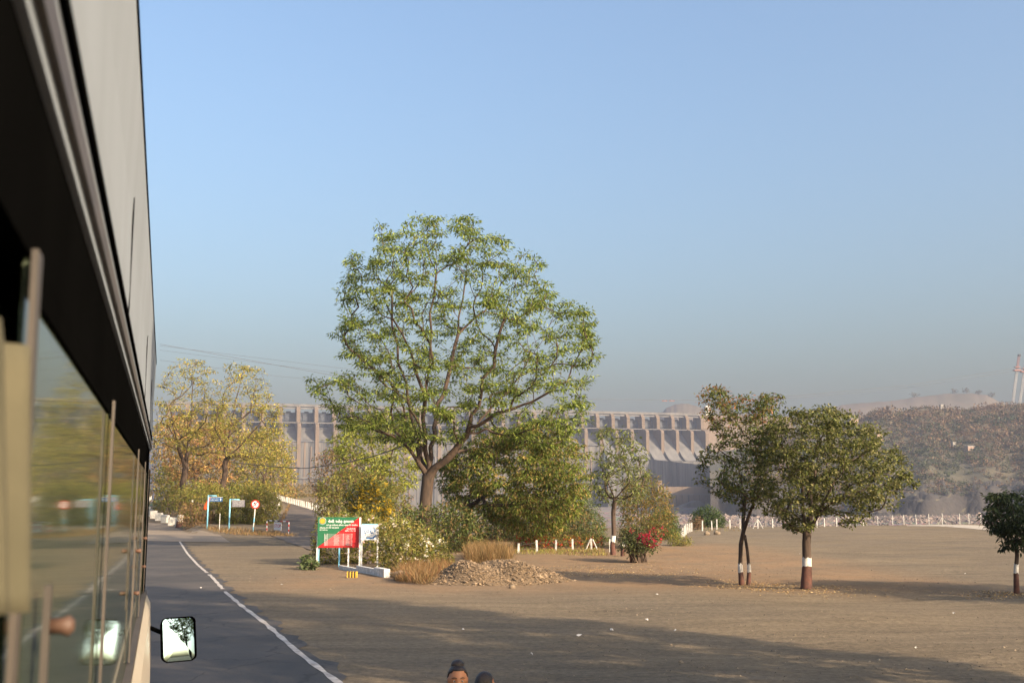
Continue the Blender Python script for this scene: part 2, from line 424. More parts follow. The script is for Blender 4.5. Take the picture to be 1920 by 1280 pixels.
def tree(name, label, base, outline_px, depth, limbs_px=(), npts=120, r=(0.012, 0.2), leaf=(0.25, 0.09), per=14, trad=0.5,
         palette=((0.09, 0.13, 0.03),), seed=1, cat='tree', group=None, trunk_px=None, outline_m=None, bark=BARK, bands=None,
         flat=0.45, droop=0.25, extra=0.0, shell=0.6, leafmat=LEAF, wig=0.10, limbs_m=None, bend=0.6):
    """a tree at `base`; its outline and limbs are given as photo pixels on the upright plane through the base, or in metres"""
    rng = np.random.default_rng(seed); root = empty(name, base, 0, label, cat, group); Y = base[1]
    def loc(u, v, dy=0.0):
        p = at(u, v, Y + dy); return (p.x - base[0], dy, p.z - base[2])
    poly = outline_m or [(lambda q: (q[0], q[2]))(loc(*p)) for p in outline_px]
    T = volume_pts(poly, npts, depth, rng, shell)
    limbs = limbs_m or [[loc(*p) for p in limb] for limb in limbs_px]
    limbs[0][0] = (limbs[0][0][0], 0, -0.15)
    pos, par, tips = grow(limbs, T, rng, wig, bend)
    o, rad = limb_mesh('trunk', pos, par, r[0], r[1], bark, root)
    # sprays at the tips and along the outer twigs
    tipset = pos[tips]; par_of = par[tips]; mids = (pos[par_of] * 0.5 + tipset * 0.5)
    src = np.concatenate([tipset, mids]) if extra <= 0 else np.concatenate([tipset, mids, pos[par[par_of]]])
    C, D, N, L, W = tufts(src, rng, per, trad, leaf[0], leaf[1], flat, droop)
    tuftcol = np.repeat(rng.normal(1, 0.13, (len(src), 1)), per, 0)
    leaves('crown', C, D, N, L, W, np.clip(pick_cols(len(C), palette, rng) * tuftcol, 0.004, 0.9), leafmat, root)
    if bands:
        k = len(limbs[0]); nn = 0
        tp = [pos[i] for i in range(0, min(len(pos), 14)) if par[i] == i - 1]; tr = [rad[i] for i in range(len(tp))]
        tr[0] *= 1.35
        band_pair(root, tp, tr, *bands)
    return root
def bush(name, label, base, outline_px, depth, n=4000, leaf=(0.2, 0.08), palette=((0.07, 0.10, 0.03),), seed=1, cat='bush', group=None,
         flowers=None, stems=14, shell=0.45, clump=9, crad=0.35, stem_mat=BARK2, leafmat=LEAF, flat=0.8, droop=0.1):
    rng = np.random.default_rng(seed); root = empty(name, base, 0, label, cat, group); Y = base[1]
    poly = [(lambda p: (p.x - base[0], p.z - base[2]))(at(u, v, Y)) for u, v in outline_px]
    T = volume_pts(poly, max(8, n // clump), depth, rng, shell)
    zz = H(T[:, 0] + base[0], T[:, 1] + Y) - base[2]; T[:, 2] = np.maximum(T[:, 2], zz + 0.05)
    C, D, N, L, W = tufts(T, rng, clump, crad, leaf[0], leaf[1], flat, droop)
    cc = np.repeat(rng.normal(1, 0.18, (len(T), 1)), clump, 0)
    leaves('foliage', C, D, N, L, W, np.clip(pick_cols(len(C), palette, rng) * cc, 0.004, 0.9), leafmat, root)
    mb = MB(); xs = T[rng.integers(0, len(T), stems)]
    for p in xs:
        b = np.array([p[0] * 0.45 + rng.normal(0, 0.1), p[1] * 0.45, 0.0]); b[2] = h(b[0] + base[0], b[1] + Y) - base[2] - 0.05
        m_ = (b + p) / 2 + rng.normal(0, 0.12, 3); mb.tube([b, m_, p], [0.03, 0.02, 0.008], 4, cap=False)
    mb.build('stem', stem_mat, root, smooth=True)
    if flowers:
        nf, fl, fp, ppoly = flowers
        P2 = [(lambda p: (p.x - base[0], p.z - base[2]))(at(u, v, Y)) for u, v in (ppoly or outline_px)]
        F = volume_pts(P2, nf, depth * 1.04, rng, 0.15); F[:, 1] = -np.abs(F[:, 1])
        C, D, N, L, W = tufts(F, rng, 6, fl * 0.6, fl, fl * 0.8, 1.0, 0.0)
        leaves('flowers', C, D, N, L, W, pick_cols(len(C), fp, rng, 0.12), LEAF, root)['kind'] = 'stuff'
    return root
def grass(name, label, area_px, n, hgt, palette, seed, lean=0.35, w=0.012, kind='stuff', cat='grass', spread=None):
    """upright blades rooted on the ground inside a pixel polygon"""
    rng = np.random.default_rng(seed); g = [gpx(*p) for p in area_px]; poly = [(p.x, p.y) for p in g]
    a = np.array(poly); lo, hi = a.min(0), a.max(0); P = lo + rng.random((n * 5, 2)) * (hi - lo); P = P[in_poly(P, poly)][:n]; n = len(P)
    z = H(P[:, 0], P[:, 1]); B = np.stack([P[:, 0], P[:, 1], z - 0.02], 1)
    D = np.stack([rng.normal(0, lean, n), rng.normal(0, lean, n), np.ones(n)], 1); N = rng.normal(0, 1, (n, 3))
    L = hgt * rng.uniform(0.45, 1.15, n)
    o = leaves(name, B, D, N, L, np.full(n, w) * rng.uniform(0.7, 1.6, n), pick_cols(n, palette, rng), DRY, fold=0.2)
    return tag(o, label, cat, None, kind)
# ------------------------------------------------------------------ the dam
CONC = M('weathered_concrete', (0.135, 0.125, 0.115), (0.07, 0.068, 0.066), 0.09, 0.9, 0, stretch=(1, 1, 0.12))
CONC_P = M('pier_concrete', (0.135, 0.095, 0.063), (0.09, 0.067, 0.048), 0.12, 0.9, 0, stretch=(1, 1, 0.3))
CONC_S = M('stained_concrete', (0.135, 0.122, 0.108), (0.022, 0.024, 0.027), 0.16, 0.9, 0, stretch=(1, 1, 0.05))
STEEL = M('gate_steel', (0.02, 0.025, 0.036), (0.012, 0.016, 0.024), 0.2, 0.6)
DL = at(500, 755.5, 1440); DR = at(1311, 776, 1620)
DZ = (DL.z + DR.z) / 2
ax = Vector((DR.x - DL.x, DR.y - DL.y, 0)); ax.normalize(); nrm = Vector((ax.y, -ax.x, 0))   # nrm faces the camera
dam = empty('dam', (DR.x, DR.y, -12.0), 0, 'long concrete spillway dam with piers and gates across the valley', 'dam')
dam.rotation_euler = (0, 0, math.atan2(ax.y, ax.x))
# local frame: +x along the dam to its right end at x = 0, -y towards the camera, z above the river bed
Z = lambda z: z + 12.0
SP = 23.3; NB = 32; X0 = -SP * NB
TOP = DZ
def dbox(name, x0, x1, y0, y1, z0, z1, m, parent=dam): return MB().box(x0, x1, y0, y1, Z(z0), Z(z1)).build(name, m, parent)
deck = dbox('bridge_deck', X0, 0, -3, 9, TOP - 3.2, TOP - 1.2, CONC)
for yy in (-2.9, 8.7): dbox('parapet', X0, 0, yy, yy + 0.25, TOP - 1.2, TOP, CONC, deck)
mb = MB()
for i in range(int(-X0 / 5.8)): mb.box(X0 + i * 5.8, X0 + i * 5.8 + 0.45, -3.1, -2.6, Z(TOP), Z(TOP + 1.6))
tag(mb.build('railing_post', CONC, deck), kind='stuff')
dbox('girder', X0, 0, -3.6, -2.2, TOP - 6.4, TOP - 4.4, CONC)
dbox('catwalk', X0, 0, -11.5, -10.1, TOP - 25.5, TOP - 24.3, CONC)
pier_prof = [(16, 40), (16, TOP - 3.3), (-4.5, TOP - 3.3), (-9.5, TOP - 9), (-9.5, TOP - 18), (-10, TOP - 24), (-22, TOP - 27), (-23.6, TOP - 30), (-23.6, TOP - 51), (-23.6, 40)]
pm = None
for i in range(NB + 1):
    if pm is None:
        p_ = MB().prism([(-2.4, y, Z(z)) for y, z in pier_prof], (4.8, 0, 0)).build('pier', CONC_P, dam); pm = p_.data
    else: p_ = link('pier', pm, None, dam)
    p_.location = (-i * SP, 0, 0)
def ogee(lip_z, lip_n):
    pts = []
    for k in range(13):
        s = k / 12; y = 8 - (lip_n + 8) * s; z = TOP - 30 - (TOP - 30 - lip_z) * (0.25 * s + 0.75 * float(sm(-0.05, 1.0, s))); pts.append((y, z))
    return pts
def bay(prof, base_z):
    mb = MB(); n = len(prof); V = []
    for x in (-SP + 2.4, -2.4): V += [(x, y, Z(z)) for y, z in prof]
    return mb.add(V, [(i, i + 1, n + i + 1, n + i) for i in range(n - 1)])
gm = None; om = {}
for i in range(NB):
    right = i < 7; key = right
    if key not in om:
        pr = ogee(52, 46) if right else ogee(TOP - 50, 24)
        o = bay(pr, 0).build('spillway_chute', CONC, dam, smooth=True); om[key] = o.data
    else: o = link('spillway_chute', om[key], None, dam)
    o.location = (-i * SP, 0, 0)
    if gm is None:
        mb = MB(); n = 9
        pr = [(7.0 - 3.2 * math.sin(math.pi * k / (n - 1)) , TOP - 30 + 19.5 * k / (n - 1)) for k in range(n)]
        V = [(x, y, Z(z)) for x in (-SP + 2.4, -2.4) for y, z in pr]
        mb.add(V, [(k, k + 1, n + k + 1, n + k) for k in range(n - 1)])
        mb.box(-SP * 0.62, -SP * 0.38, 5.5, 7.5, Z(TOP - 10.5), Z(TOP - 8.9))
        for k in (0.3, 0.7): mb.box(-SP * k - 0.5, -SP * k + 0.5, 3.0, 4.6, Z(TOP - 27), Z(TOP - 12))
        g = mb.build('radial_gate', STEEL, dam); gm = g.data
    else: g = link('radial_gate', gm, None, dam)
    g.location = (-i * SP, 0, 0)
# walls below the lips
lw = dbox('lower_wall', X0, -7 * SP, -22, -4, -13, TOP - 50.3, CONC_S)
rngd = random.Random(4)
for i in range(66):
    x = X0 + 8 + i * 8.6 + rngd.uniform(-2, 2)
    if x < -7 * SP - 3: MB().box(x, x + rngd.uniform(0.8, 2.2), -22 - rngd.uniform(0.6, 1.8), -21, Z(-12), Z(TOP - 50.3 - rngd.choice([0, 0, 6, 17, 17, 30]))).build('rib', CONC_P if i % 3 else CONC_S, lw)
MB().box(X0, -7 * SP, -24.5, -21.5, Z(TOP - 98), Z(TOP - 96)).build('ledge', CONC_S, lw)
dbox('chute_wall', -7 * SP, 4, -45.6, -4, -13, 51.6, CONC_S)
# oblique training wall in front of the right-hand chutes, shaded by its own angle
a1, a2 = at(1205, 859, 1560), at(1352, 875, 1440); b1, b2 = at(1205, 930, 1560), at(1352, 914, 1440)
Minv = Matrix.Translation(dam.location) @ Matrix.Rotation(dam.rotation_euler.z, 4, 'Z'); Minv.invert()
def dl(p): return Minv @ Vector(p)
t_ = Vector((0.5, 4, 0))
tw = MB().prism([dl((a1.x, a1.y, a1.z)), dl((a2.x, a2.y, a2.z)), dl((a2.x, a2.y, -13)), dl((a1.x, a1.y, -13))], (2, 5, 0)).build('training_wall', CONC_S, dam)
for k in range(14):
    s = (k + 0.5) / 14; p = a1.lerp(a2, s); q = dl((p.x, p.y, p.z - 1.0))
    d_ = dl(a2) - dl(a1); d_.z = 0; d_.normalize(); nn = Vector((d_.y, -d_.x, 0))
    MB().frame_box((q.x, q.y, 0) , d_ * 0.9, nn * 0.5, (0, 0, q.z)).build('rib', CONC_S, tw)
# powerhouse block and apron at the foot
p0, p1 = at(1242, 912, 1425), at(1420, 914, 1420)
q0, q1 = dl(p0), dl(p1)
pw = MB().box(q0.x, q1.x, q0.y, q0.y + 22, 0.1, q0.z).build('powerhouse', CONC_P, dam)
MB().box(q0.x - 0.5, q1.x, q0.y - 0.6, q0.y + 3, q0.z - 10.5, q0.z - 9.3).build('ledge', CONC, pw)
for k in range(15):
    x = q0.x + 3 + k * 8.1; MB().box(x, x + 1.5, q0.y - 1.4, q0.y + 0.2, 0.2, q0.z - 10.6).build('buttress', CONC_P if k % 4 else CONC_S, pw)
MB().box(q0.x - 7, q0.x - 0.6, q0.y - 1, q0.y + 20, 0.1, q0.z + 8).build('tower_block', CONC_P, pw)
MB().prism([(q0.x + 12, q0.y - 2, 0.1), (q0.x + 40, q0.y - 2, 9.5), (q0.x + 44, q0.y - 2, 9.5), (q0.x + 60, q0.y - 2, 0.1)], (0, -14, 0)).build('ramp', CONC, pw)
# right abutment and the control tower
MB().prism([(2.4, -4, Z(TOP - 2)), (2.4, -6, Z(TOP - 20)), (2.4, -26, Z(TOP - 48)), (2.4, -44, Z(40)), (2.4, -44, 0), (2.4, 14, 0), (2.4, 14, Z(TOP - 2))], (150, 0, 0)).build('abutment', CONC_P, dam)
tb = dbox('control_tower', 10, 19, -2, 7, TOP - 2, TOP + 11.5, WHITE)
for r_ in range(3):
    for c_ in range(2): MB().box(11 + c_ * 4, 13.2 + c_ * 4, -2.15, -1.9, Z(TOP + 0.2 + r_ * 3.8), Z(TOP + 2.4 + r_ * 3.8)).build('window', STEEL, tb)

# ------------------------------------------------------------------ hills
RIDGE = [(1330, 850), (1450, 825), (1560, 800), (1620, 782), (1650, 772), (1700, 774), (1740, 764), (1800, 772), (1850, 766), (1920, 758), (2050, 752), (2300, 760), (2700, 770)]
def ridge_z(u, Y):
    us = [p[0] for p in RIDGE]; v = np.interp(u, us, [p[1] for p in RIDGE])
    return np.array([at(a, b, Y).z for a, b in zip(np.ravel(u), np.ravel(v))]).reshape(np.shape(u))
def fbm(x, y, s, seed=0):
    r = np.random.default_rng(seed); z = 0; a = 1.0
    for o in range(5):
        for _ in range(3):
            t = r.uniform(0, 6.28); k = s * 2 ** o; z = z + a * np.sin(k * (x * math.cos(t) + y * math.sin(t)) + r.uniform(0, 6.28)) / 3
        a *= 0.5
    return z
US = np.linspace(1330, 2700, 190); YS = np.concatenate([np.linspace(860, 960, 26), np.linspace(968, 1230, 44), np.linspace(1245, 1700, 18)])
def hill_z(u, Y):
    X = (u - 960) / FPX * Y / (CT + (640 - 850) / FPX * -ST) ; R = ridge_z(u, 1230.0)
    foot = 872 + 10 * np.sin(u * 0.021) + 7 * np.sin(u * 0.057)
    cut = sm(foot, foot + 20, Y); bench = 7 + 4 * np.sin(u * 0.01) + sm(1750, 1800, u) * 4
    s = np.clip((Y - (foot + 60)) / (1230 - foot - 60), 0, 1); up = s ** 0.85
    z = -13.5 + cut * (bench + 13.5) + up * (R - bench)
    z = z + fbm(X, Y, 0.018, 3) * 5.5 * np.minimum(1, s * 4) * (1 - 0.8 * sm(0.85, 1.0, s)) + fbm(X, Y, 0.06, 5) * 1.2 * cut
    return np.where(Y > 1230, R - (Y - 1230) * 0.12, z), X
gu, gy = np.meshgrid(US, YS); hz, hx = hill_z(gu, gy); hz = hz + np.random.default_rng(8).normal(0, 2.0, hz.shape) * (gy < 945) * (gy > 865)
def hill_mat():
    m = bpy.data.materials.new('dry_hillside'); nt, b, out = nodes_of(m); v = coords(nt)
    c = mix(nt, ramp(nt, noise(nt, v, 0.02, 6), [(0.38, 0), (0.62, 1)]), (0.08, 0.064, 0.036), (0.048, 0.044, 0.024))
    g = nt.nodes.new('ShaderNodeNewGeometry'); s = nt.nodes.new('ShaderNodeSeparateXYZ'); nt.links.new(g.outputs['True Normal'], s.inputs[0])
    rock = ramp(nt, s.outputs[2], [(0.74, 1), (0.88, 0)])          # steep ground is bare dark rock, blackened further for the cut's shadow
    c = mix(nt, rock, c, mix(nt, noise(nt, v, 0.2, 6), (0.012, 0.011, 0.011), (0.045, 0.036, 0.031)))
    nt.links.new(c, b.inputs['Base Color']); b.inputs['Roughness'].default_value = 0.95
    bump(nt, b, noise(nt, v, 0.3, 6), 0.8, 1.0); return m
nx = len(US); ii = np.arange((len(YS) - 1) * nx).reshape(-1, nx)[:, :-1].ravel()
tag(link('hillside', np_mesh('hillside', np.stack([hx.ravel(), gy.ravel(), hz.ravel()], 1), np.stack([ii, ii+1, ii+nx+1, ii+nx], 1), smooth=True), hill_mat()), kind='structure')
# scrub on the hillside
rng = np.random.default_rng(21); n = 10500
su = rng.uniform(1400, 2250, n); sy = 872 + 370 * rng.random(n) ** 1.1; sz, sx = hill_z(su, sy)
keep = (sy > 893) & ((fbm(sx, sy, 0.014, 9) + rng.normal(0, 0.35, n)) > np.where(sy < 960, -0.6, -0.42)); su, sy, sz, sx = su[keep], sy[keep], sz[keep], sx[keep]; n = len(sx)
size = rng.gamma(1.7, 1.0, n) + 0.6; size = np.where(sy > 1200, size * 1.25, size); k = 46
dirs = rng.normal(0, 1, (n * k, 3)); dirs[:, 2] = np.abs(dirs[:, 2]) * 0.9; dirs = unit(dirs); rs = np.repeat(size, k)[:, None]
C = np.repeat(np.stack([sx, sy, sz], 1), k, 0) + dirs * rs * rng.uniform(0.35, 1.15, (n * k, 1))
pal = np.array([(0.042, 0.052, 0.022), (0.065, 0.065, 0.03), (0.12, 0.08, 0.045), (0.135, 0.085, 0.05), (0.09, 0.068, 0.036), (0.035, 0.044, 0.02)])
kind_ = np.clip(((fbm(sx, sy, 0.01, 12) * 0.5 + 0.5) * 5 + rng.normal(0, 1.2, n)), 0, 5).astype(int)
cc = np.repeat(pal[kind_], k, 0) * (1 + rng.normal(0, 0.2, (n * k, 1)))
tag(leaves('hillside_scrub', C, dirs + rng.normal(0, 0.8, (n * k, 3)), dirs + rng.normal(0, 0.5, (n * k, 3)), (rs[:, 0] * 0.28 + 0.35), (rs[:, 0] * 0.22 + 0.25), np.clip(cc, 0.01, 1), DRY),
    'brown and green scrub covering the hillside across the river', 'scrub', None, 'stuff')
FARH = M('far_hill_slope', (0.10, 0.072, 0.048), (0.06, 0.05, 0.032), 0.012, 0.95)
def far_hill(name, prof, Y, thick):
    V = []; F = []; P = dense(prof, 6); n = len(P); rr = random.Random(3)
    for j, (dy, f) in enumerate(((-thick, 0.0), (-thick * 0.6, 0.45), (-thick * 0.3, 0.78), (0, 1.0), (thick, 0.5))):
        for i, (u, v) in enumerate(P):
            p = at(u, v, Y); V.append((p.x * (1 + dy / Y), Y + dy, -12 + (p.z + 12) * f + (rr.uniform(-2.5, 2.5) if 0 < f < 1 else rr.uniform(-0.8, 0.8))))
    for j in range(4):
        for i in range(n - 1): F.append((j*n+i, j*n+i+1, (j+1)*n+i+1, (j+1)*n+i))
    return tag(link(name, np_mesh(name, V, F, smooth=True), FARH), kind='structure')
far_hill('far_ridge', [(1400, 800), (1500, 772), (1560, 763), (1590, 757), (1660, 752), (1720, 744), (1770, 738), (1820, 737), (1850, 740), (1872, 752), (1900, 756), (1990, 752), (2300, 765)], 2350, 300)
far_hill('dome_hill', [(1200, 800), (1236, 778), (1250, 764), (1268, 757), (1290, 757), (1312, 763), (1340, 768), (1390, 776), (1480, 790), (1560, 800)], 2500, 250)
# trees along the far ridge's skyline
for u, v in ((1790, 737), (1812, 736), (1836, 739), (1860, 744), (1715, 744)):
    b = at(u, v + 2, 2349); rng = np.random.default_rng(int(u)); o = empty('ridge_tree', b, 0, 'tiny tree silhouetted on the crest of the far ridge', 'tree', 'trees on the far ridge crest')
    T = rng.normal(0, 1, (90, 3)) * (3.4, 3.4, 2.0) + (0, 0, 7.5)
    leaves('crown', T, rng.normal(0, 1, (90, 3)), rng.normal(0, 1, (90, 3)), np.full(90, 3.0), np.full(90, 2.2), np.tile((0.06, 0.06, 0.035), (90, 1)), DRY, o)
    MB().tube([(0, 0, -1), (0, 0, 7)], [0.5, 0.3], 5).build('trunk', BARK, o)
# huts on the hillside
def on_hill(u, v):
    for Y in np.arange(875, 1235, 2.0):
        p = at(u, v, Y); z, x = hill_z(np.array([u * 1.0]), np.array([Y]))
        if p.z <= z[0]: return Vector((p.x, Y, z[0]))
    p = at(u, v, 1228); return p
PINKW = M('hut_wall', (0.30, 0.21, 0.17), None, 0.5, 0.9); TIN = M('tin_roof', (0.26, 0.25, 0.235), None, 0.5, 0.6)
HUTW = M('hut_whitewash', (0.24, 0.225, 0.205), None, 0.5, 0.9)
for (u, v, w, hh, lab) in ((1818, 845, 7.5, 3.6, 'small pink walled hut with flat pale roof beside a dark tree on the hillside'), (1788, 838, 3.2, 4.2, 'narrow white hut left of the pink walled hut on the hillside'),
                           (1765, 764, 3.5, 3.0, 'tiny white building on the crest of the scrub hillside'), (1700, 812, 4.5, 1.8, 'low white shed among scrub halfway up the hillside'),
                           (1600, 797, 9.0, 6.5, 'white and orange round tank house showing above the leafy tree'), (1648, 826, 6.0, 7.0, 'orange and white block at the right of the leafy tree crown')):
    b = on_hill(u, v); o = empty('hut', b, 0.3, lab, 'hut')
    MB().box(-w/2, w/2, -w/3, w/3, -2, hh).build('wall', PINKW if w > 5 else HUTW, o); MB().box(-w/2 - .4, w/2 + .4, -w/3 - .5, w/3 + .4, hh + 0.003, hh + 0.5).build('roof', TIN, o)
    MB().box(-0.5, 0.5, -w/3 - 0.06, -w/3 + 0.1, 0, min(2, hh * 0.7)).build('door', STEEL, o)
# lattice cableway towers on the hill crest
TRED = M('tower_red', (0.26, 0.12, 0.10), None, 1, 0.6); TGREY = M('tower_grey', (0.36, 0.34, 0.33), None, 1, 0.6)
def lattice(mb, a, b, w, n, r):
    a, b = Vector(a), Vector(b); L = [[], [], [], []]
    for i in range(n + 1):
        c = a.lerp(b, i / n); ww = w
        for k, (sx_, sy_) in enumerate(((-1, -1), (1, -1), (1, 1), (-1, 1))): L[k].append(c + Vector((sx_ * ww, sy_ * ww, 0)))
    for k in range(4):
        mb.tube([L[k][0], L[k][-1]], r, 4)
        for i in range(n): mb.tube([L[k][i], L[(k + 1) % 4][i + 1]], r * 0.7, 3); mb.tube([L[k][i], L[(k + 1) % 4][i]], r * 0.7, 3)
for (ub, ut, vt, lab) in ((1898, 1911, 664, 'red and grey lattice cableway tower leaning on the hill crest'), (1911, 1925, 668, 'second lattice cableway tower just behind the first on the hill crest')):
    b = at(ub, 757, 1240); t = at(ut, vt, 1240); o = empty('cableway_tower', b, 0, lab, 'tower'); tl = t - b
    mb = MB(); lattice(mb, (0, 0, -2), tl * 0.68, 1.15, 14, 0.17); mb.build('mast', TGREY, o)
    mb = MB(); lattice(mb, tl * 0.68, tl, 0.95, 8, 0.16); mb.build('upper_mast', TRED, o)
    MB().box(tl.x * 0.68 - 4, tl.x * 0.68 + 4, -2.5, 2.5, tl.z * 0.68 - 1, tl.z * 0.68 + 0.4).build('platform', TRED, o); MB().box(tl.x * 0.72 - 3, tl.x * 0.72 + 3, -2, 2, tl.z * 0.72 + 0.8, tl.z * 0.72 + 1.6).build('crosshead', TRED, o)
    MB().box(tl.x - 1.3, tl.x + 1.3, -1.3, 1.3, tl.z - 2.5, tl.z).build('cap', STEEL, o)
# cables
CABLE = M('cable', (0.06, 0.06, 0.065), None, 1, 0.6)
def cable(name, label, pxs, Y0, Y1, r, group=None, sag=0.0):
    n = 24; P = []
    for i in range(n + 1):
        s = i / n * (len(pxs) - 1); k = min(int(s), len(pxs) - 2); f = s - k
        u = pxs[k][0] + (pxs[k+1][0] - pxs[k][0]) * f; v = pxs[k][1] + (pxs[k+1][1] - pxs[k][1]) * f + sag * 4 * (i / n) * (1 - i / n)
        P.append(at(u, v, Y0 + (Y1 - Y0) * i / n))
    return tag(MB().tube(P, r, 5).build(name, CABLE), label, 'cable', group)
cable('cableway_rope', 'upper ropeway cable running from the lattice tower across the sky', [(1909, 689), (1700, 722), (1500, 741), (1300, 750), (1090, 748), (800, 735), (300, 645)], 1240, 900, 0.16)
cable('cableway_rope', 'lower ropeway cable running from the lattice tower across the sky', [(1909, 694), (1700, 727), (1500, 745), (1330, 752)], 1240, 1100, 0.13)
for k, (pp, lab) in enumerate(((((300, 648), (640, 690), (900, 712)), 'thin high wire above the two yellow green trees'), (((300, 656), (640, 700), (900, 722)), 'second thin high wire above the two yellow green trees'), (((300, 675), (520, 705), (640, 716)), 'lowest thin wire behind the tops of the yellow green trees'))):
    cable('power_line', lab, pp, 700, 900, 0.085)
for k, (pp, lab) in enumerate((( ((1660, 848), (1800, 868), (1990, 886)), 'upper power line crossing the brown hillside scrub'), (((1660, 852), (1800, 872), (1990, 891)), 'power line just below the upper one on the hillside'),
        (((1560, 905), (1700, 916), (1990, 934)), 'pale power line in front of the dark rock cut'), (((1700, 914), (1850, 922), (1990, 922)), 'power line nearly level above the dark rock cut'), (((1640, 934), (1780, 940), (1990, 941)), 'low power line over the riverbed rubble'), (((1120, 782), (1240, 800), (1400, 812)), 'wire slanting across the right dam gates'), (((1130, 776), (1260, 800), (1400, 808)), 'second wire slanting across the right dam gates'))):
    cable('power_line', lab, pp, 420, 420, 0.05)
pb = at(1253, 750, 1098); o = empty('cable_carriage', pb, 0, 'small dark trolley hanging on the ropeway cable above the dam', 'trolley')
for dx in (-3.6, 3.6):
    MB().box(dx - 2.6, dx + 2.6, -0.6, 0.6, -1.0, -0.35).build('frame', TRED, o)
    for k in (-1.8, 1.8): MB().tube([(dx + k, -0.4, -0.3), (dx + k, 0.4, -0.3)], 0.5, 8).build('wheel', STEEL, o)
cable('overhead_wire', 'dark sagging wire between the yellow green tree and the big tree', [(430, 866), (520, 875), (570, 878), (640, 869), (700, 855), (780, 828)], 120, 64, 0.035)

# riverbed boulders beyond the fence, uncountable
rng = np.random.default_rng(5); n = 26000; by = 230 + 750 * rng.random(n) ** 1.3; bu = rng.uniform(1180, 2050, n); bx = (bu - 960) / FPX * by
bz = H(bx, by); sz = rng.gamma(2.2, 0.24, n) * (0.5 + by / 900)
octv = np.array([(1,0,0),(-1,0,0),(0,1,0),(0,-1,0),(0,0,1),(0,0,-1)], float); octf = np.array([(0,2,4),(2,1,4),(1,3,4),(3,0,4),(2,0,5),(1,2,5),(3,1,5),(0,3,5)])
def rocks(name, P, S, cols, m, rng, squash=0.65):
    n = len(P); V = octv[None] * S[:, None, None] * rng.uniform(0.55, 1.3, (n, 6, 1)) ; V[:, :, 2] *= squash
    a = rng.uniform(0, 6.28, n); c, s = np.cos(a)[:, None], np.sin(a)[:, None]; x, y = V[:, :, 0].copy(), V[:, :, 1].copy(); tl = rng.normal(0, 0.3, (n, 1))
    V[:, :, 0] = x * c - y * s; V[:, :, 1] = x * s + y * c; V[:, :, 2] += tl * V[:, :, 0]
    V += P[:, None]; F = (octf[None] + 6 * np.arange(n)[:, None, None]).reshape(-1, 3)
    return link(name, np_mesh(name, V.reshape(-1, 3), F, np.repeat(cols, 6, 0)), m)
def rock_mat(name):
    m = bpy.data.materials.new(name); nt, b, out = nodes_of(m); a = nt.nodes.new('ShaderNodeAttribute'); a.attribute_name = 'tint'
    nt.links.new(mix(nt, 0.4, a.outputs['Color'], mix(nt, 1.0, a.outputs['Color'], noise(nt, coords(nt), 3, 6), 'OVERLAY')), b.inputs['Base Color']); b.inputs['Roughness'].default_value = 0.9; return m
ROCK = rock_mat('rock')
tag(rocks('riverbed_boulders', np.stack([bx, by, bz], 1), sz, pick_cols(n, ((0.13, 0.10, 0.085), (0.075, 0.062, 0.055), (0.18, 0.135, 0.11)), rng), ROCK, rng), 'field of broken brown boulders on the riverbed beyond the fence', 'boulders', None, 'stuff')
# ------------------------------------------------------------------ trees in view
BIG = ((0.135, 0.185, 0.03), (0.185, 0.23, 0.042), (0.09, 0.13, 0.024), (0.24, 0.265, 0.065))
YEL = ((0.27, 0.25, 0.05), (0.33, 0.28, 0.06), (0.19, 0.20, 0.04), (0.33, 0.24, 0.06))
DKG = ((0.075, 0.10, 0.03), (0.10, 0.125, 0.035), (0.055, 0.075, 0.025), (0.15, 0.16, 0.045))
b = gpx(795, 1030)
tree('shade_tree', 'tall spreading tree with feathery light green crown behind the green and red board', b,
     [(572,690),(600,715),(650,690),(630,640),(645,590),(638,530),(660,490),(700,450),(705,428),(790,412),(880,412),(940,455),(1005,485),(1020,520),(1060,560),(1105,590),(1125,650),(1118,680),(1100,720),(1118,760),(1100,800),(1060,830),(1000,850),(900,800),(860,840),(800,850),(740,830),(690,830),(600,770),(585,730)],
     6.6, [[(795,1030,0),(797,975,0),(799,930,0),(803,893,0)],
           [(803,893,0),(785,868,-.3),(768,842,-.6),(705,800,-1.5),(650,770,-2.2),(605,745,-2.6)],
           [(785,868,-.3),(776,800,0.6),(764,740,1.2),(746,680,1.6),(735,610,2),(735,540,2)],
           [(803,893,0),(795,800,-.8),(797,740,-1.4),(806,660,-1.6),(813,560,-1.5),(818,465,-1)],
           [(803,893,0),(814,800,.8),(832,740,1.6),(850,660,2.4),(868,560,3),(878,470,3)],
           [(803,893,0),(850,848,-.8),(880,800,-1.6),(902,740,-2.2),(928,660,-2.8),(955,560,-3)],
           [(850,848,-.8),(915,772,0.4),(975,705,1.2),(1030,610,1.6)],
           [(880,800,-1.6),(930,775,-2.4),(1000,752,-3),(1065,715,-3.4)],
           [(803,893,0),(790,840,2),(740,760,4),(690,690,5)],
           [(764,740,1.2),(700,690,0),(650,650,-.5)],
           [(850,848,-.8),(905,842,1.5),(985,812,3),(1060,790,3.6)],
           [(797,740,-1.4),(770,660,-3),(720,560,-3.6)]],
     npts=800, r=(0.016, 0.37), leaf=(0.27, 0.088), per=29, trad=0.46, palette=BIG, seed=3, flat=0.35, droop=0.35, shell=0.45, wig=0.16)
nb = at(813, 553, b.y - 1.5); o = empty('bird_nest', nb - Vector((0, 0, 0.18)), 0, 'dark twig bird nest in the upper fork of the big tree', 'nest')
rr = random.Random(2); mb = MB()
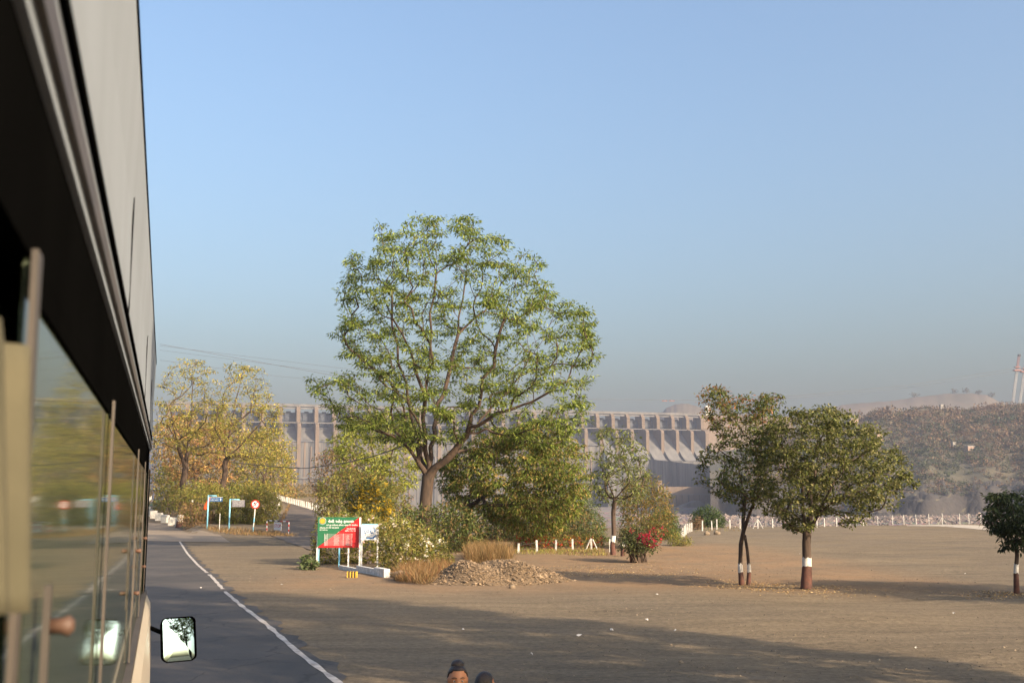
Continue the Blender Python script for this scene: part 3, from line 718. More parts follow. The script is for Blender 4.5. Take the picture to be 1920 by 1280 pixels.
for k in range(70):
    a = rr.uniform(0, 6.28); R = rr.uniform(0.16, 0.26); z = rr.uniform(0, 0.26); w = rr.uniform(0.25, 0.6)
    mb.tube([(R*math.cos(a), R*math.sin(a), z), (R*1.1*math.cos(a+w*.5), R*1.1*math.sin(a+w*.5), z+rr.uniform(-.03,.05)), (R*math.cos(a+w), R*math.sin(a+w), z+rr.uniform(-.05,.05))], 0.012, 3)
mb.build('twigs', BARK, o)
# the two yellow-green trees on the left bank
b1 = at(338, 956, 124); b1.z = h(b1.x, b1.y)
tree('yellow_tree', 'yellow green tree with white and red painted foot beside the whitewashed stones', b1,
     [(300,760),(318,700),(345,668),(370,672),(395,690),(410,720),(430,760),(425,830),(400,860),(350,850),(310,850),(300,810)], 6.0,
     [[(338,956,0),(343,915,0),(347,880,0)], [(347,880,0),(352,830,0.5),(360,770,1),(362,700,1)], [(347,880,0),(330,820,-1.5),(318,760,-2)], [(343,915,0),(370,905,-.6),(400,890,-1),(420,868,-1.2)], [(352,830,.5),(385,790,-1),(400,730,-1.4)]],
     npts=240, r=(0.014, 0.36), leaf=(0.34, 0.13), per=11, trad=0.62, palette=YEL, seed=5, bands=(0.0, 0.7, 1.5), shell=0.5, flat=0.4)
b2 = at(412, 946, 121); b2.z = h(b2.x, b2.y)
tree('yellow_tree', 'yellow green tree rising between the two blue hanging signs', b2,
     [(405,800),(425,730),(432,690),(455,668),(480,680),(500,720),(525,765),(530,820),(545,860),(520,890),(470,870),(430,860)], 5.5,
     [[(412,946,0),(418,905,0),(424,862,0)], [(424,862,0),(432,800,.6),(445,740,1),(458,690,1)], [(424,862,0),(455,830,-1),(490,790,-1.6),(515,770,-2)], [(418,905,0),(440,895,-1),(470,880,-1.4)], [(432,800,.6),(470,770,2),(480,720,2.4)]],
     npts=240, r=(0.014, 0.30), leaf=(0.34, 0.13), per=11, trad=0.62, palette=YEL, seed=6, shell=0.5, flat=0.4)
def place(u, Y): p = at(u, 960, Y); return Vector((p.x, Y, h(p.x, Y)))
b = place(360, 140)
tree('dry_tree', 'smaller dry leaved tree with painted foot behind the yellow green trees', b, [(310,800),(350,770),(420,790),(440,850),(425,915),(370,925),(320,900)], 6.5,
     [[(356,950,0),(362,915,0),(368,890,0)], [(368,890,0),(380,850,1),(395,820,2)], [(368,890,0),(345,850,-1),(330,820,-2)]], npts=150, r=(0.014, 0.24), leaf=(0.45, 0.18), per=14, trad=0.8,
     palette=((0.30, 0.17, 0.06), (0.34, 0.22, 0.08), (0.22, 0.17, 0.05), (0.26, 0.13, 0.06)), seed=8, leafmat=DRY, bands=(0.0, 0.6, 1.3))
b = place(505, 150)
tree('roadside_tree', 'pale yellow green tree at the left of the side road fence', b, [(440,850),(480,800),(520,790),(550,840),(548,900),(520,930),(470,930),(445,900)], 6,
     [[(490,955,0),(492,920,0),(496,895,0)], [(496,895,0),(505,850,1),(515,815,1)], [(496,895,0),(475,860,-1),(465,830,-2)]], npts=150, r=(0.014, 0.2), leaf=(0.42, 0.17), per=13, trad=0.8, palette=YEL + ((0.15, 0.16, 0.04),), seed=9)
b = place(700, 104)
tree('yellow_leaf_tree', 'bright yellow green tree right behind the big tree trunk', b, [(620,830),(650,790),(700,770),(770,775),(800,830),(790,900),(740,930),(680,925),(640,890)], 6,
     [[(712,975,0),(712,930,0),(712,905,0)], [(712,905,0),(700,850,1),(690,800,1)], [(712,905,0),(735,850,-1),(755,800,-1)], [(712,905,0),(670,870,-1),(645,840,-1.5)]], npts=260, r=(0.012, 0.2), leaf=(0.42, 0.15), per=14, trad=0.7,
     palette=((0.23, 0.25, 0.04), (0.28, 0.27, 0.05), (0.16, 0.19, 0.035)), seed=10)
b = place(616, 118)
tree('brown_shrub_tree', 'reddish brown half bare shrub tree beside the side road', b, [(585,890),(600,850),(640,835),(675,850),(680,900),(640,940),(600,930)], 4,
     [[(630,960,0),(628,935,0)], [(628,935,0),(615,890,.5),(608,860,.5)], [(628,935,0),(645,880,-.5),(655,850,-.5)]], npts=170, r=(0.012, 0.12), leaf=(0.34, 0.13), per=9, trad=0.7,
     palette=((0.20, 0.11, 0.07), (0.16, 0.12, 0.05), (0.24, 0.14, 0.08), (0.13, 0.13, 0.05)), seed=12, leafmat=DRY)
b = place(872, 70)
tree('drooping_tree', 'low drooping dark green tree with long pods to the right of the big trunk', b,
     [(830,860),(880,820),(960,790),(1040,800),(1090,830),(1110,880),(1095,940),(1060,990),(1000,1005),(940,985),(900,960),(850,950),(825,905)], 4.6,
     [[(872,1025,0),(873,980,0),(876,950,0)], [(876,950,0),(890,905,.6),(930,860,1),(990,830,1.2)], [(876,950,0),(860,905,-.8),(850,870,-1)], [(876,950,0),(930,915,-1.6),(1000,890,-2),(1060,900,-2)], [(890,905,.6),(960,880,2),(1040,860,2)]],
     npts=560, r=(0.012, 0.22), leaf=(0.28, 0.095), per=26, trad=0.46, palette=((0.14, 0.18, 0.033), (0.19, 0.22, 0.045), (0.09, 0.12, 0.025), (0.30, 0.22, 0.07)), seed=13, droop=0.6, shell=0.4)
b = gpx(1150, 1040)
tree('slender_tree', 'slender sparse tree with red and white painted trunk beside the bougainvillea', b,
     [(1110,860),(1120,810),(1150,790),(1175,800),(1200,830),(1220,870),(1215,920),(1180,945),(1130,945),(1105,910)], 2.6,
     [[(1150,1040,0),(1151,1000,0),(1150,960,0),(1153,935,0)], [(1153,935,0),(1160,890,.3),(1162,840,.4),(1163,805,.4)], [(1153,935,0),(1140,905,-.3),(1132,865,-.6)], [(1153,935,0),(1180,905,-.5),(1192,885,-.7)]],
     npts=150, r=(0.009, 0.125), leaf=(0.24, 0.09), per=9, trad=0.36, palette=((0.14, 0.17, 0.05), (0.19, 0.20, 0.07), (0.10, 0.12, 0.04)), seed=14, bands=(0.0, 0.7, 1.05), flat=0.35)
# three trees on the parking ground
b = gpx(1397, 1096)
tree('twin_trunk_tree', 'small twin trunked tree with reddish top leaves and painted feet on the parking ground', b,
     [(1312,730),(1345,722),(1370,745),(1400,740),(1440,740),(1462,735),(1455,800),(1450,880),(1440,930),(1400,960),(1350,930),(1310,900),(1318,850),(1345,815),(1320,775)], 1.9,
     [[(1391,1096,0),(1388,1060,0),(1389,1020,0),(1394,995,0)], [(1394,995,0),(1398,940,0),(1385,880,.3),(1370,800,.4)], [(1394,995,0),(1410,950,0),(1425,880,-.3),(1430,790,-.4)], [(1398,940,0),(1360,900,-.5)]],
     npts=300, r=(0.006, 0.075), leaf=(0.13, 0.07), per=13, trad=0.20, palette=DKG + ((0.13, 0.11, 0.03),), seed=15, bands=(0.0, 0.42, 0.72), shell=0.5)
rt = [o for o in COL.objects if o.name.startswith('twin_trunk_tree')][0]
mb = MB(); mb.tube([(0.13, 0.05, -0.1), (0.17, 0.04, 0.5), (0.12, 0.03, 1.2), (0.04, 0.0, 1.72)], [0.075, 0.06, 0.055, 0.05], 8); mb.build('second_trunk', BARK, rt, smooth=True)
band_pair(rt, [(0.13, 0.05, 0.0), (0.17, 0.04, 0.5), (0.12, 0.03, 1.2)], [0.078, 0.06, 0.055], 0.0, 0.42, 0.72)
rng = np.random.default_rng(4)   # the reddish young leaves at its top
T = volume_pts([(lambda p: (p.x - b.x, p.z - b.z))(at(u, v, b.y)) for u, v in ((1310,760),(1318,724),(1350,722),(1372,745),(1410,742),(1450,745),(1440,790),(1390,790),(1340,800))], 90, 1.2, rng)
C, D, N, L, W = tufts(T, rng, 12, 0.22, 0.14, 0.06)
leaves('young_leaves', C, D, N, L, W, pick_cols(len(C), ((0.26, 0.11, 0.05), (0.20, 0.12, 0.04), (0.16, 0.13, 0.04)), rng), LEAF, rt)
b = gpx(1511, 1103)
tree('round_tree', 'dense round crowned tree with white ring and red foot on the parking ground', b,
     [(1440,800),(1470,765),(1500,770),(1540,760),(1570,775),(1600,780),(1640,800),(1655,830),(1680,850),(1690,890),(1712,912),(1680,925),(1665,950),(1620,965),(1600,990),(1570,960),(1530,960),(1500,1000),(1480,985),(1440,960),(1425,900),(1430,850)], 2.4,
     [[(1511,1103,0),(1513,1060,0),(1512,1020,0),(1513,1000,0)], [(1513,1000,0),(1505,930,0),(1500,850,.3)], [(1513,1000,0),(1545,940,-.4),(1575,880,-.6),(1600,830,-.6)], [(1513,1000,0),(1520,920,1),(1540,820,1.2)], [(1545,940,-.4),(1610,920,.2),(1670,905,.3)], [(1513,1000,0),(1480,940,-.8),(1460,880,-1)]],
     npts=620, r=(0.006, 0.145), leaf=(0.12, 0.066), per=19, trad=0.21, palette=((0.105, 0.12, 0.03), (0.15, 0.155, 0.042), (0.07, 0.082, 0.024), (0.24, 0.22, 0.09)), seed=16, bands=(0.0, 0.72, 1.0), shell=0.5)
b = gpx(1906, 1112)
tree('young_tree', 'young dark leaved tree with thin painted trunk at the edge of the parking ground', b,
     [(1845,950),(1860,925),(1895,920),(1930,930),(1965,950),(1970,990),(1935,1005),(1915,1030),(1880,1030),(1895,1000),(1860,990)], 1.1,
     [[(1906,1112,0),(1905,1070,0),(1907,1040,0),(1904,1015,0)], [(1904,1015,0),(1885,980,0),(1870,950,0)], [(1904,1015,0),(1910,970,.2),(1915,935,.2)], [(1904,1015,0),(1935,980,-.2),(1950,960,-.2)]],
     npts=130, r=(0.006, 0.065), leaf=(0.19, 0.07), per=15, trad=0.2, palette=((0.035, 0.05, 0.02), (0.05, 0.065, 0.025)), seed=17, bands=(0.0, 0.6, 0.9), droop=0.6)
# trees outside the frame that shade the foreground
def shade(name, lab, x, y, hh, rad, z0, npts, seed, per=14):
    b = Vector((x, y, h(x, y))); n = 14; zc = (hh + z0) / 2; zr = (hh - z0) / 2
    om = [(rad * math.cos(t) * (1 + .1 * math.sin(3 * t + seed)), zc + zr * math.sin(t)) for t in np.linspace(0, 2 * math.pi, n, endpoint=False)]
    tree(name, lab, b, None, rad, npts=npts, r=(0.012, 0.3), leaf=(0.34, 0.15), per=per, trad=0.6, palette=BIG, seed=seed, outline_m=om, flat=0.4,
         limbs_m=[[(0, 0, 0), (0.1, 0, z0 * 0.5), (0.1, 0.1, z0)], [(0.1, 0.1, z0), (rad * .3, .5, zc), (rad * .35, .8, zc + zr * .6)], [(0.1, 0.1, z0), (-rad * .35, -.5, zc), (-rad * .4, -.6, zc + zr * .5)], [(0.1, .1, z0), (0, -rad * .4, zc)], [(0.1, .1, z0), (0, rad * .4, zc)]])
shade('roadside_shade_tree', 'very tall leafy tree to the right of the bus, behind the parking ground', 17.0, 7.2, 19.5, 5.4, 3.0, 720, 31, 24)
shade('roadside_shade_tree', 'shorter leafy tree right beside the bus', 10.0, 0.6, 13.0, 4.0, 5.5, 330, 32)
shade('roadside_shade_tree', 'leafy tree beyond the young dark tree at the lot edge', 25.5, 26.5, 8.5, 3.4, 2.2, 300, 33)

# ------------------------------------------------------------------ bushes and undergrowth
UND = ((0.20, 0.21, 0.045), (0.26, 0.24, 0.055), (0.13, 0.145, 0.035), (0.28, 0.21, 0.06))
def bpx(u, v): return gpx(u, v)
def bl(u, Y): return place(u, Y)
bush('bank_shrub', 'grassy green shrub on the bank behind the first blue hanging sign', bl(372, 116), [(335,965),(338,920),(360,900),(400,905),(430,925),(432,990),(390,992),(350,985)], 3.0, 6000, (0.34, 0.10), UND, 41, shell=0.3)
bush('bank_shrub', 'grassy green shrub on the bank behind the grey hanging sign', bl(445, 114), [(415,992),(412,930),(440,905),(475,912),(485,995)], 3.0, 5200, (0.34, 0.10), UND, 42, shell=0.3)
bush('bank_shrub', 'yellowish shrub behind the round red sign next to the side road', bl(496, 113), [(465,995),(468,925),(495,908),(520,935),(522,960),(505,985),(490,998)], 2.6, 4200, (0.34, 0.10), UND + ((0.24, 0.19, 0.05),), 43, shell=0.3)
bush('dry_shrub', 'dry orange brown bush at the foot of the painted yellow green tree', bl(362, 113), [(335,975),(345,945),(375,940),(398,965),(395,990),(350,988)], 1.6, 2200, (0.25, 0.06), ((0.22, 0.12, 0.06), (0.26, 0.16, 0.08), (0.16, 0.11, 0.05)), 44, leafmat=DRY)
bush('bank_shrub', 'green bush beside the whitewashed stones on the far left bank', bl(320, 150), [(296,960),(298,880),(320,870),(340,900),(340,950),(320,960)], 3, 2600, (0.4, 0.14), UND, 45)
bush('hill_thicket', 'dry thicket behind the yellow green trees on the left bank', bl(390, 165), [(290,945),(292,800),(340,780),(420,795),(500,815),(545,860),(560,935),(480,945),(380,945)], 7, 16000, (0.5, 0.2), ((0.24, 0.16, 0.06), (0.20, 0.17, 0.05), (0.14, 0.14, 0.045), (0.30, 0.19, 0.08)), 46, leafmat=DRY, crad=0.6)
bush('crest_grass_bush', 'brown grassy bush at the bend of the side road', bl(570, 172), [(525,936),(535,915),(570,905),(610,910),(625,940),(600,950)], 3, 2600, (0.5, 0.08), ((0.24, 0.17, 0.09), (0.18, 0.15, 0.07)), 47, leafmat=DRY)
bush('roadside_thicket', 'tall tangled green thicket on the right bank of the side road', bl(650, 96), [(604,985),(590,930),(610,895),(660,880),(720,890),(770,930),(780,1000),(700,1010),(620,1005)], 4.5, 9000, (0.34, 0.12), UND + ((0.12, 0.07, 0.04),), 48, shell=0.3)
bush('yellow_flower_bush', 'bush covered in yellow blossom below the bright yellow green tree', bl(700, 84), [(650,990),(652,920),(690,895),(730,905),(740,960),(725,1000)], 2.5, 4200, (0.28, 0.1), ((0.17, 0.17, 0.04), (0.11, 0.12, 0.035)), 49, flowers=(170, 0.24, ((0.50, 0.33, 0.02), (0.42, 0.30, 0.04)), None))
bush('flowering_shrub', 'tall white flowered shrub standing right behind the green and red board', gpx(650, 1062) + Vector((0, 2.6, 0)), [(585,1050),(592,990),(604,966),(640,960),(690,962),(720,975),(730,1040),(722,1068),(640,1066)], 1.5, 7000, (0.16, 0.06), UND, 50, flowers=(46, 0.13, ((0.75, 0.66, 0.60), (0.70, 0.50, 0.45)), None), shell=0.3, crad=0.2)
bush('flowering_shrub', 'loose pale flowered shrub to the right of the white arrow sign', gpx(770, 1075) + Vector((0, 3.5, 0)), [(712,1070),(715,985),(745,965),(790,990),(830,1010),(850,1040),(835,1085),(770,1090)], 1.9, 7500, (0.17, 0.06), UND + ((0.24, 0.20, 0.08),), 51, flowers=(90, 0.10, ((0.66, 0.62, 0.52), (0.6, 0.52, 0.4)), None), shell=0.3, crad=0.22)
bush('undergrowth', 'dark undergrowth around the foot of the big tree', bl(800, 66), [(735,1025),(740,960),(790,950),(850,940),(900,960),(915,1020),(850,1035)], 3.2, 8000, (0.26, 0.09), DKG + ((0.18, 0.12, 0.05),), 52, shell=0.3)
bush('undergrowth', 'brown and green undergrowth below the drooping tree', bl(990, 84), [(900,1020),(905,945),(1000,930),(1085,945),(1130,980),(1135,1018),(1000,1024)], 3.5, 12000, (0.3, 0.1), DKG + ((0.22, 0.14, 0.06), (0.18, 0.13, 0.06)), 53, shell=0.3)
bush('grey_green_bush', 'soft grey green bush between the drooping tree and the slender tree', bl(1085, 92), [(1035,1000),(1040,945),(1075,925),(1115,940),(1135,985),(1125,1012),(1060,1012)], 3, 4500, (0.3, 0.07), ((0.12, 0.15, 0.06), (0.09, 0.115, 0.045)), 54)
bush('red_flower_bed', 'bed of small red and orange flowers behind the low white fence posts', bl(1040, 72), [(960,1028),(965,1005),(1040,1000),(1125,1003),(1135,1028),(1040,1032)], 2.2, 4200, (0.18, 0.07), UND + ((0.2, 0.13, 0.06),), 55, flowers=(130, 0.12, ((0.42, 0.05, 0.02), (0.45, 0.10, 0.02), (0.36, 0.03, 0.03)), None), stems=6)
bush('tall_shrub', 'tall orange green willowy shrub behind the bougainvillea', gpx(1205, 1030) + Vector((0, 3, 0)), [(1165,1015),(1160,950),(1175,900),(1210,885),(1245,910),(1262,960),(1255,1005),(1215,1020)], 2.2, 6000, (0.26, 0.06), ((0.15, 0.15, 0.04), (0.20, 0.15, 0.05), (0.10, 0.115, 0.035), (0.25, 0.15, 0.05)), 56, stems=22, stem_mat=BARK2)
bush('leafy_bush', 'broad leaved dark green bush right of the tall willowy shrub', gpx(1245, 1018) + Vector((0, 5, 0)), [(1222,1008),(1218,970),(1238,950),(1262,965),(1275,1000),(1258,1012)], 1.4, 2200, (0.22, 0.12), ((0.07, 0.10, 0.03), (0.10, 0.13, 0.04)), 57)
bush('round_bush', 'round dark green bush standing behind the far fence posts', bl(1327, 128), [(1293,985),(1300,960),(1325,950),(1350,958),(1360,980),(1350,992),(1310,992)], 2.0, 3000, (0.3, 0.14), ((0.055, 0.085, 0.028), (0.08, 0.11, 0.035)), 58)
bush('dry_bush', 'dry reddish brown bush against the end of the rising fence posts', bl(1318, 122), [(1298,992),(1300,975),(1312,968),(1318,985),(1312,995)], 0.8, 700, (0.2, 0.07), ((0.20, 0.11, 0.06), (0.15, 0.10, 0.05)), 59, leafmat=DRY)
bush('weedy_bush', 'low green weeds at the near end of the rising fence posts', gpx(1285, 1022), [(1255,1020),(1262,1000),(1290,1005),(1295,1026)], 0.7, 1100, (0.14, 0.06), UND, 60)
# bougainvillea grown over a stump
bb = gpx(1197, 1054); bg_ = bush('bougainvillea', 'bougainvillea bush with crimson blossom growing over a stump', bb, [(1163,1020),(1168,1000),(1185,990),(1215,993),(1228,1010),(1225,1030),(1195,1036),(1172,1035)], 1.0, 2600, (0.13, 0.07), ((0.05, 0.065, 0.025), (0.08, 0.09, 0.03), (0.12, 0.12, 0.04)), 61, stems=16,
     flowers=(60, 0.09, ((0.50, 0.015, 0.06), (0.42, 0.02, 0.05), (0.55, 0.03, 0.12)), [(1188,1012),(1198,998),(1215,998),(1228,1012),(1222,1026),(1205,1022)]))
rng = np.random.default_rng(9); F = volume_pts([(lambda p: (p.x - bb.x, p.z - bb.z))(at(u, v, bb.y)) for u, v in ((1160,1010),(1170,992),(1240,985),(1252,1000),(1240,1022),(1180,1012))], 45, 1.0, rng, 0.2)
C, D, N, L, W = tufts(F, rng, 5, 0.07, 0.09, 0.07, 1, 0); leaves('flowers', C, D, N, L, W, pick_cols(len(C), ((0.40, 0.02, 0.05), (0.36, 0.03, 0.04)), rng), LEAF, bg_)['kind'] = 'stuff'
mb = MB(); rr = random.Random(8)
for k in range(9):
    a = rr.uniform(-0.3, 0.45); mb.tube([(a, rr.uniform(-.15, .15), -0.05), (a + rr.uniform(-.1, .1), 0, 0.4), (a + rr.uniform(-.25, .25), 0, 0.95)], [0.07, 0.055, 0.04], 6)
mb.build('stump', BARK, bg_, smooth=True)
MB().tube([(-0.32, 0, -0.05), (-0.38, 0, 0.35), (-0.45, 0, 0.68)], [0.06, 0.055, 0.045], 8).build('painted_stem', REDOX, bg_, smooth=True)
o = empty('cut_stump', gpx(1168, 1042), 0, 'short red painted stump with white top left of the bougainvillea', 'stump')
MB().tube([(0, 0, -0.05), (0.01, 0, 0.5)], [0.13, 0.11], 10).build('painted_foot', REDOX, o); MB().tube([(0.01, 0, 0.503), (0.01, 0, 0.72)], [0.112, 0.10], 10).build('painted_ring', WHITE, o)
# small plant at the board's foot
bush('calotrope_plant', 'small broad leaved weed growing at the left foot of the board', gpx(580, 1068), [(562,1068),(566,1050),(580,1040),(592,1052),(596,1068)], 0.4, 260, (0.2, 0.12), ((0.14, 0.17, 0.07), (0.10, 0.13, 0.05)), 62, clump=4, crad=0.12, stems=8)
GR = ((0.21, 0.125, 0.05), (0.17, 0.095, 0.04), (0.25, 0.165, 0.075), (0.13, 0.10, 0.04))
grass('dry_grass', 'tall dry brown grass at the top of the gravel heap', [(872,1058),(880,1042),(950,1042),(962,1058)], 5000, 1.0, GR, 71, 0.34)
grass('dry_grass', 'dry reddish grass between the white plinth and the gravel heap', [(742,1092),(745,1072),(840,1062),(850,1084),(800,1098)], 5500, 0.62, GR + ((0.20, 0.09, 0.04),), 72, 0.55)
grass('verge_grass', 'thin dry grass fringe along the bank behind the hanging signs', [(345,993),(380,988),(520,999),(560,1006),(520,1006),(400,998)], 3500, 0.4, GR, 73, 0.4, w=0.03)
grass('verge_grass', 'short dry grass along the left edge of the side road', [(512,998),(530,966),(541,946),(545,948),(536,970),(522,1000)], 2500, 0.35, GR, 74, 0.4, w=0.03)
grass('weeds', 'thin weeds below the low white fence posts', [(960,1040),(975,1028),(1130,1030),(1140,1042)], 2600, 0.22, GR + UND, 75, 0.4, w=0.02)
grass('weeds', 'thin green weeds along the fence at the lot corner', [(1290,1000),(1310,985),(1400,990),(1400,996)], 1500, 0.3, GR + UND, 76, 0.4, w=0.03)
# ------------------------------------------------------------------ gravel heap, stones, litter
hb = gpx(925, 1098); hb.y += 2.0; hb.z = h(hb.x, hb.y)
heap = empty('gravel_heap', hb, 0, 'low heap of brown gravel and stones dumped beside the dry grass', 'gravel heap')
def heap_z(x, y):
    r = np.sqrt((x / 3.1) ** 2 + (y / 2.3) ** 2); t = np.clip(1 - r, 0, 1)
    return 0.80 * sm(0, 0.8, t) * (0.85 + 0.15 * np.sin(x * 3.3 + 2 * y))  * (1 - 0.12 * np.sin(x * 2.1 + 1)) - 0.02
gx, gy = np.meshgrid(np.linspace(-3.15, 3.15, 60), np.linspace(-2.4, 2.4, 50)); gz = heap_z(gx, gy) + H(gx + hb.x, gy + hb.y) - hb.z + np.random.default_rng(1).normal(0, 0.012, gx.shape) - 0.012
i = np.arange(49 * 60).reshape(49, 60)[:, :-1].ravel()
HEAPM = M('gravel_soil', (0.17, 0.115, 0.066), (0.12, 0.082, 0.048), 6, 0.95, 0.8, 30)
link('mound', np_mesh('mound', np.stack([gx.ravel(), gy.ravel(), gz.ravel()], 1), np.stack([i, i+1, i+61, i+60], 1), smooth=True), HEAPM, heap)
rng = np.random.default_rng(2); n = 6500; P = rng.normal(0, 0.85, (n, 2)) * (1.7, 1.25); z = heap_z(P[:, 0], P[:, 1]); ok = z > -0.01; P, z = P[ok], z[ok]; z = z + H(P[:, 0] + hb.x, P[:, 1] + hb.y) - hb.z; n = len(P)
st = rocks('stones', np.stack([P[:, 0], P[:, 1], z], 1), rng.gamma(2.5, 0.011, n) + 0.014, pick_cols(n, ((0.16, 0.108, 0.062), (0.11, 0.076, 0.046), (0.20, 0.14, 0.085)), rng), ROCK, rng); st.parent = heap; st['kind'] = 'stuff'
# loose stones over the lot: denser in patches and towards the verge
rng = np.random.default_rng(3); n = 30000; py = 9 + 62 * rng.random(n) ** 1.25; px = rng.uniform(-0.5, 0.52, n) * py
off = px - (3.7 - 0.345 * py); pat = fbm(px, py, 0.35, 4) + rng.normal(0, 0.5, n); ok = (off > 0.7) & (pat > 0.1); px, py = px[ok], py[ok]; n = len(px)
tag(rocks('loose_stones', np.stack([px, py, H(px, py) + 0.005], 1), rng.gamma(1.5, 0.0048, n) + 0.005, pick_cols(n, ((0.18, 0.14, 0.095), (0.12, 0.095, 0.07), (0.21, 0.165, 0.115)), rng), ROCK, rng), 'loose pebbles scattered over the dusty lot', 'pebbles', None, 'stuff')
rng = np.random.default_rng(6); cs = [gpx(1511, 1106), gpx(1397, 1098), gpx(1150, 1075), gpx(1090, 1070), gpx(1906, 1114)]
Q = np.concatenate([np.array([c.x, c.y]) + rng.normal(0, 1, (700, 2)) * (s, s * 1.0) for c, s in zip(cs, (1.1, 1.0, 2.2, 2.5, 0.8))]); n = len(Q)
C = np.stack([Q[:, 0], Q[:, 1], H(Q[:, 0], Q[:, 1]) + 0.012], 1); N = rng.normal(0, 0.3, (n, 3)); N[:, 2] = 1
tag(leaves('leaf_litter', C, rng.normal(0, 1, (n, 3)) * (1, 1, 0.15), N, rng.uniform(0.05, 0.11, n), rng.uniform(0.03, 0.05, n), pick_cols(n, ((0.40, 0.26, 0.10), (0.30, 0.18, 0.08), (0.46, 0.34, 0.17)), rng), DRY), 'fallen dry leaves on the soil around the painted trees', 'fallen leaves', None, 'stuff')
LIT = M('litter_white', (0.50, 0.47, 0.43), None, 8, 0.6)
for k, (u, v, s) in enumerate(((528, 1099, .10), (1213, 1165, .10), (1085, 1196, .14), (868, 1185, .09), (1148, 1184, .10), (890, 1096, .13), (935, 1097, .12), (1788, 1154, .12), (1500, 1040, .09), (1810, 1078, .10), (996, 1232, .07), (1718, 1221, .08), (1232, 1118, .11), (1266, 1185, .08), (376, 1105, .12))):
    p = gpx(u, v); r_ = random.Random(k); V = []
    for a in range(7):
        t = a / 7 * 6.28; R = s * 0.55 * r_.uniform(0.45, 1.1); V.append((p.x + R * math.cos(t), p.y + R * 0.7 * math.sin(t), p.z + 0.03 + r_.uniform(0, 0.05)))
    V.append((p.x, p.y, p.z + 0.08)); o = MB().add(V, [(a, (a + 1) % 7, 7) for a in range(7)]).build('litter_scrap', LIT)
    tag(o, 'crumpled white scrap of litter lying on the ground', 'litter', 'white litter scraps')
for k, (u, v, s, lab) in enumerate(((960, 1103, .11, 'fist sized brown stone in front of the gravel heap'), (855, 1272, .05, 'dark pebble by the heads of the two people'), (1326, 1003, .3, 'pale stone near the far bush'), (1345, 1002, .32, 'larger pale stone beside the one near the far bush'), (757, 1088, .34, 'pale boulder in the grass right of the white plinth'), (742, 1082, .2, 'small pale stone next to the white plinth'))):
    p = gpx(u, v); rng = np.random.default_rng(k + 90); bm = bmesh.new(); bmesh.ops.create_icosphere(bm, subdivisions=2, radius=s)
    for vv in bm.verts: vv.co *= 1 + 0.25 * math.sin(vv.co.x / s * 3 + k) * math.cos(vv.co.y / s * 2.5) + rng.normal(0, 0.05); vv.co.z *= 0.7
    me = bpy.data.meshes.new('stone'); bm.to_mesh(me); bm.free(); tag(link('stone', me, M('stone%d' % k, (0.22, 0.165, 0.11), None, 6, 0.9, 0.5), loc=(p.x, p.y, p.z + s * 0.4)), lab, 'stone')

tag(strip('pale_path', [gpx(*p) for p in dense([(1700,986),(1760,986.5),(1810,990),(1870,996),(1960,1004)], 4)], [gpx(*p) for p in dense([(1705,984.6),(1770,983.5),(1830,984.5),(1890,989),(1980,995)], 4)], M('pale_concrete', (0.42, 0.36, 0.29), None, 2, 0.9), 0.03, n=4), kind='structure')
# ------------------------------------------------------------------ lettering
def text(body, x, z, w, hgt, m, parent, y=-0.004, align='LEFT', name='lettering'):
    """flat lettering in the parent's local x-z plane, w x hgt metres, facing -y"""
    cu = bpy.data.curves.new('t', 'FONT'); cu.body = body; cu.resolution_u = 3; cu.offset = 0.018; ob = bpy.data.objects.new('t', cu); COL.objects.link(ob)
    dg = bpy.context.evaluated_depsgraph_get(); me = bpy.data.meshes.new_from_object(ob.evaluated_get(dg)); bpy.data.objects.remove(ob); me.name = name
    V = np.array([v.co for v in me.vertices]); lo, hi = V.min(0), V.max(0); e = np.maximum(hi - lo, 1e-6)
    U = np.zeros_like(V); U[:, 0] = x + (V[:, 0] - lo[0]) / e[0] * w; U[:, 2] = z + (V[:, 1] - lo[1]) / e[1] * hgt; U[:, 1] = y
    me.vertices.foreach_set('co', U.astype(np.float32).ravel()); me.update(); me.materials.clear(); return link(name, me, m, parent)
PG = M('board_green', (0.02, 0.13, 0.06), (0.018, 0.11, 0.05), 4, 0.45); PR = M('board_red', (0.42, 0.015, 0.018), (0.36, 0.014, 0.016), 4, 0.45)
PW = M('sign_white', (0.80, 0.78, 0.76), (0.70, 0.68, 0.66), 4, 0.5); PB = M('sign_blue', (0.03, 0.17, 0.42), None, 4, 0.5); YEL_ = M('emblem_yellow', (0.65, 0.38, 0.03), (0.42, 0.20, 0.02), 30, 0.5)
BLK = M('black_paint', (0.02, 0.02, 0.02), None, 4, 0.6); SIGNRED = M('sign_red', (0.55, 0.03, 0.02), None, 5, 0.5); DBLUE = M('hanging_sign_blue', (0.03, 0.10, 0.24), None, 4, 0.5); DGREY = M('hanging_sign_grey', (0.16, 0.15, 0.17), None, 5, 0.5)
YSTONE = M('yellow_paint', (0.60, 0.36, 0.05), None, 8, 0.7); LIGHTTXT = M('faded_lettering', (0.60, 0.60, 0.58), None, 6, 0.6)
def upright(name, uL, vL, uR, vR, label, cat, square=False):
    """empty at the left foot whose local x runs along the ground to the right foot"""
    a, b = gpx(uL, vL), gpx(uR, vR)
    if square: b = at(uR, vR, a.y)
    d = b - a; o = empty(name, a, math.atan2(d.y, d.x), label, cat); return o, math.hypot(d.x, d.y), a, b
def zat(v, u, p): return at(u, v, p.y).z - p.z
B, BW, pa, pb = upright('notice_board', 594, 1062, 672, 1072, 'green and red notice board with white writing and a round yellow emblem', 'notice board', True)
zt, zb = zat(969, 594, pa), zat(1026, 592, pa)
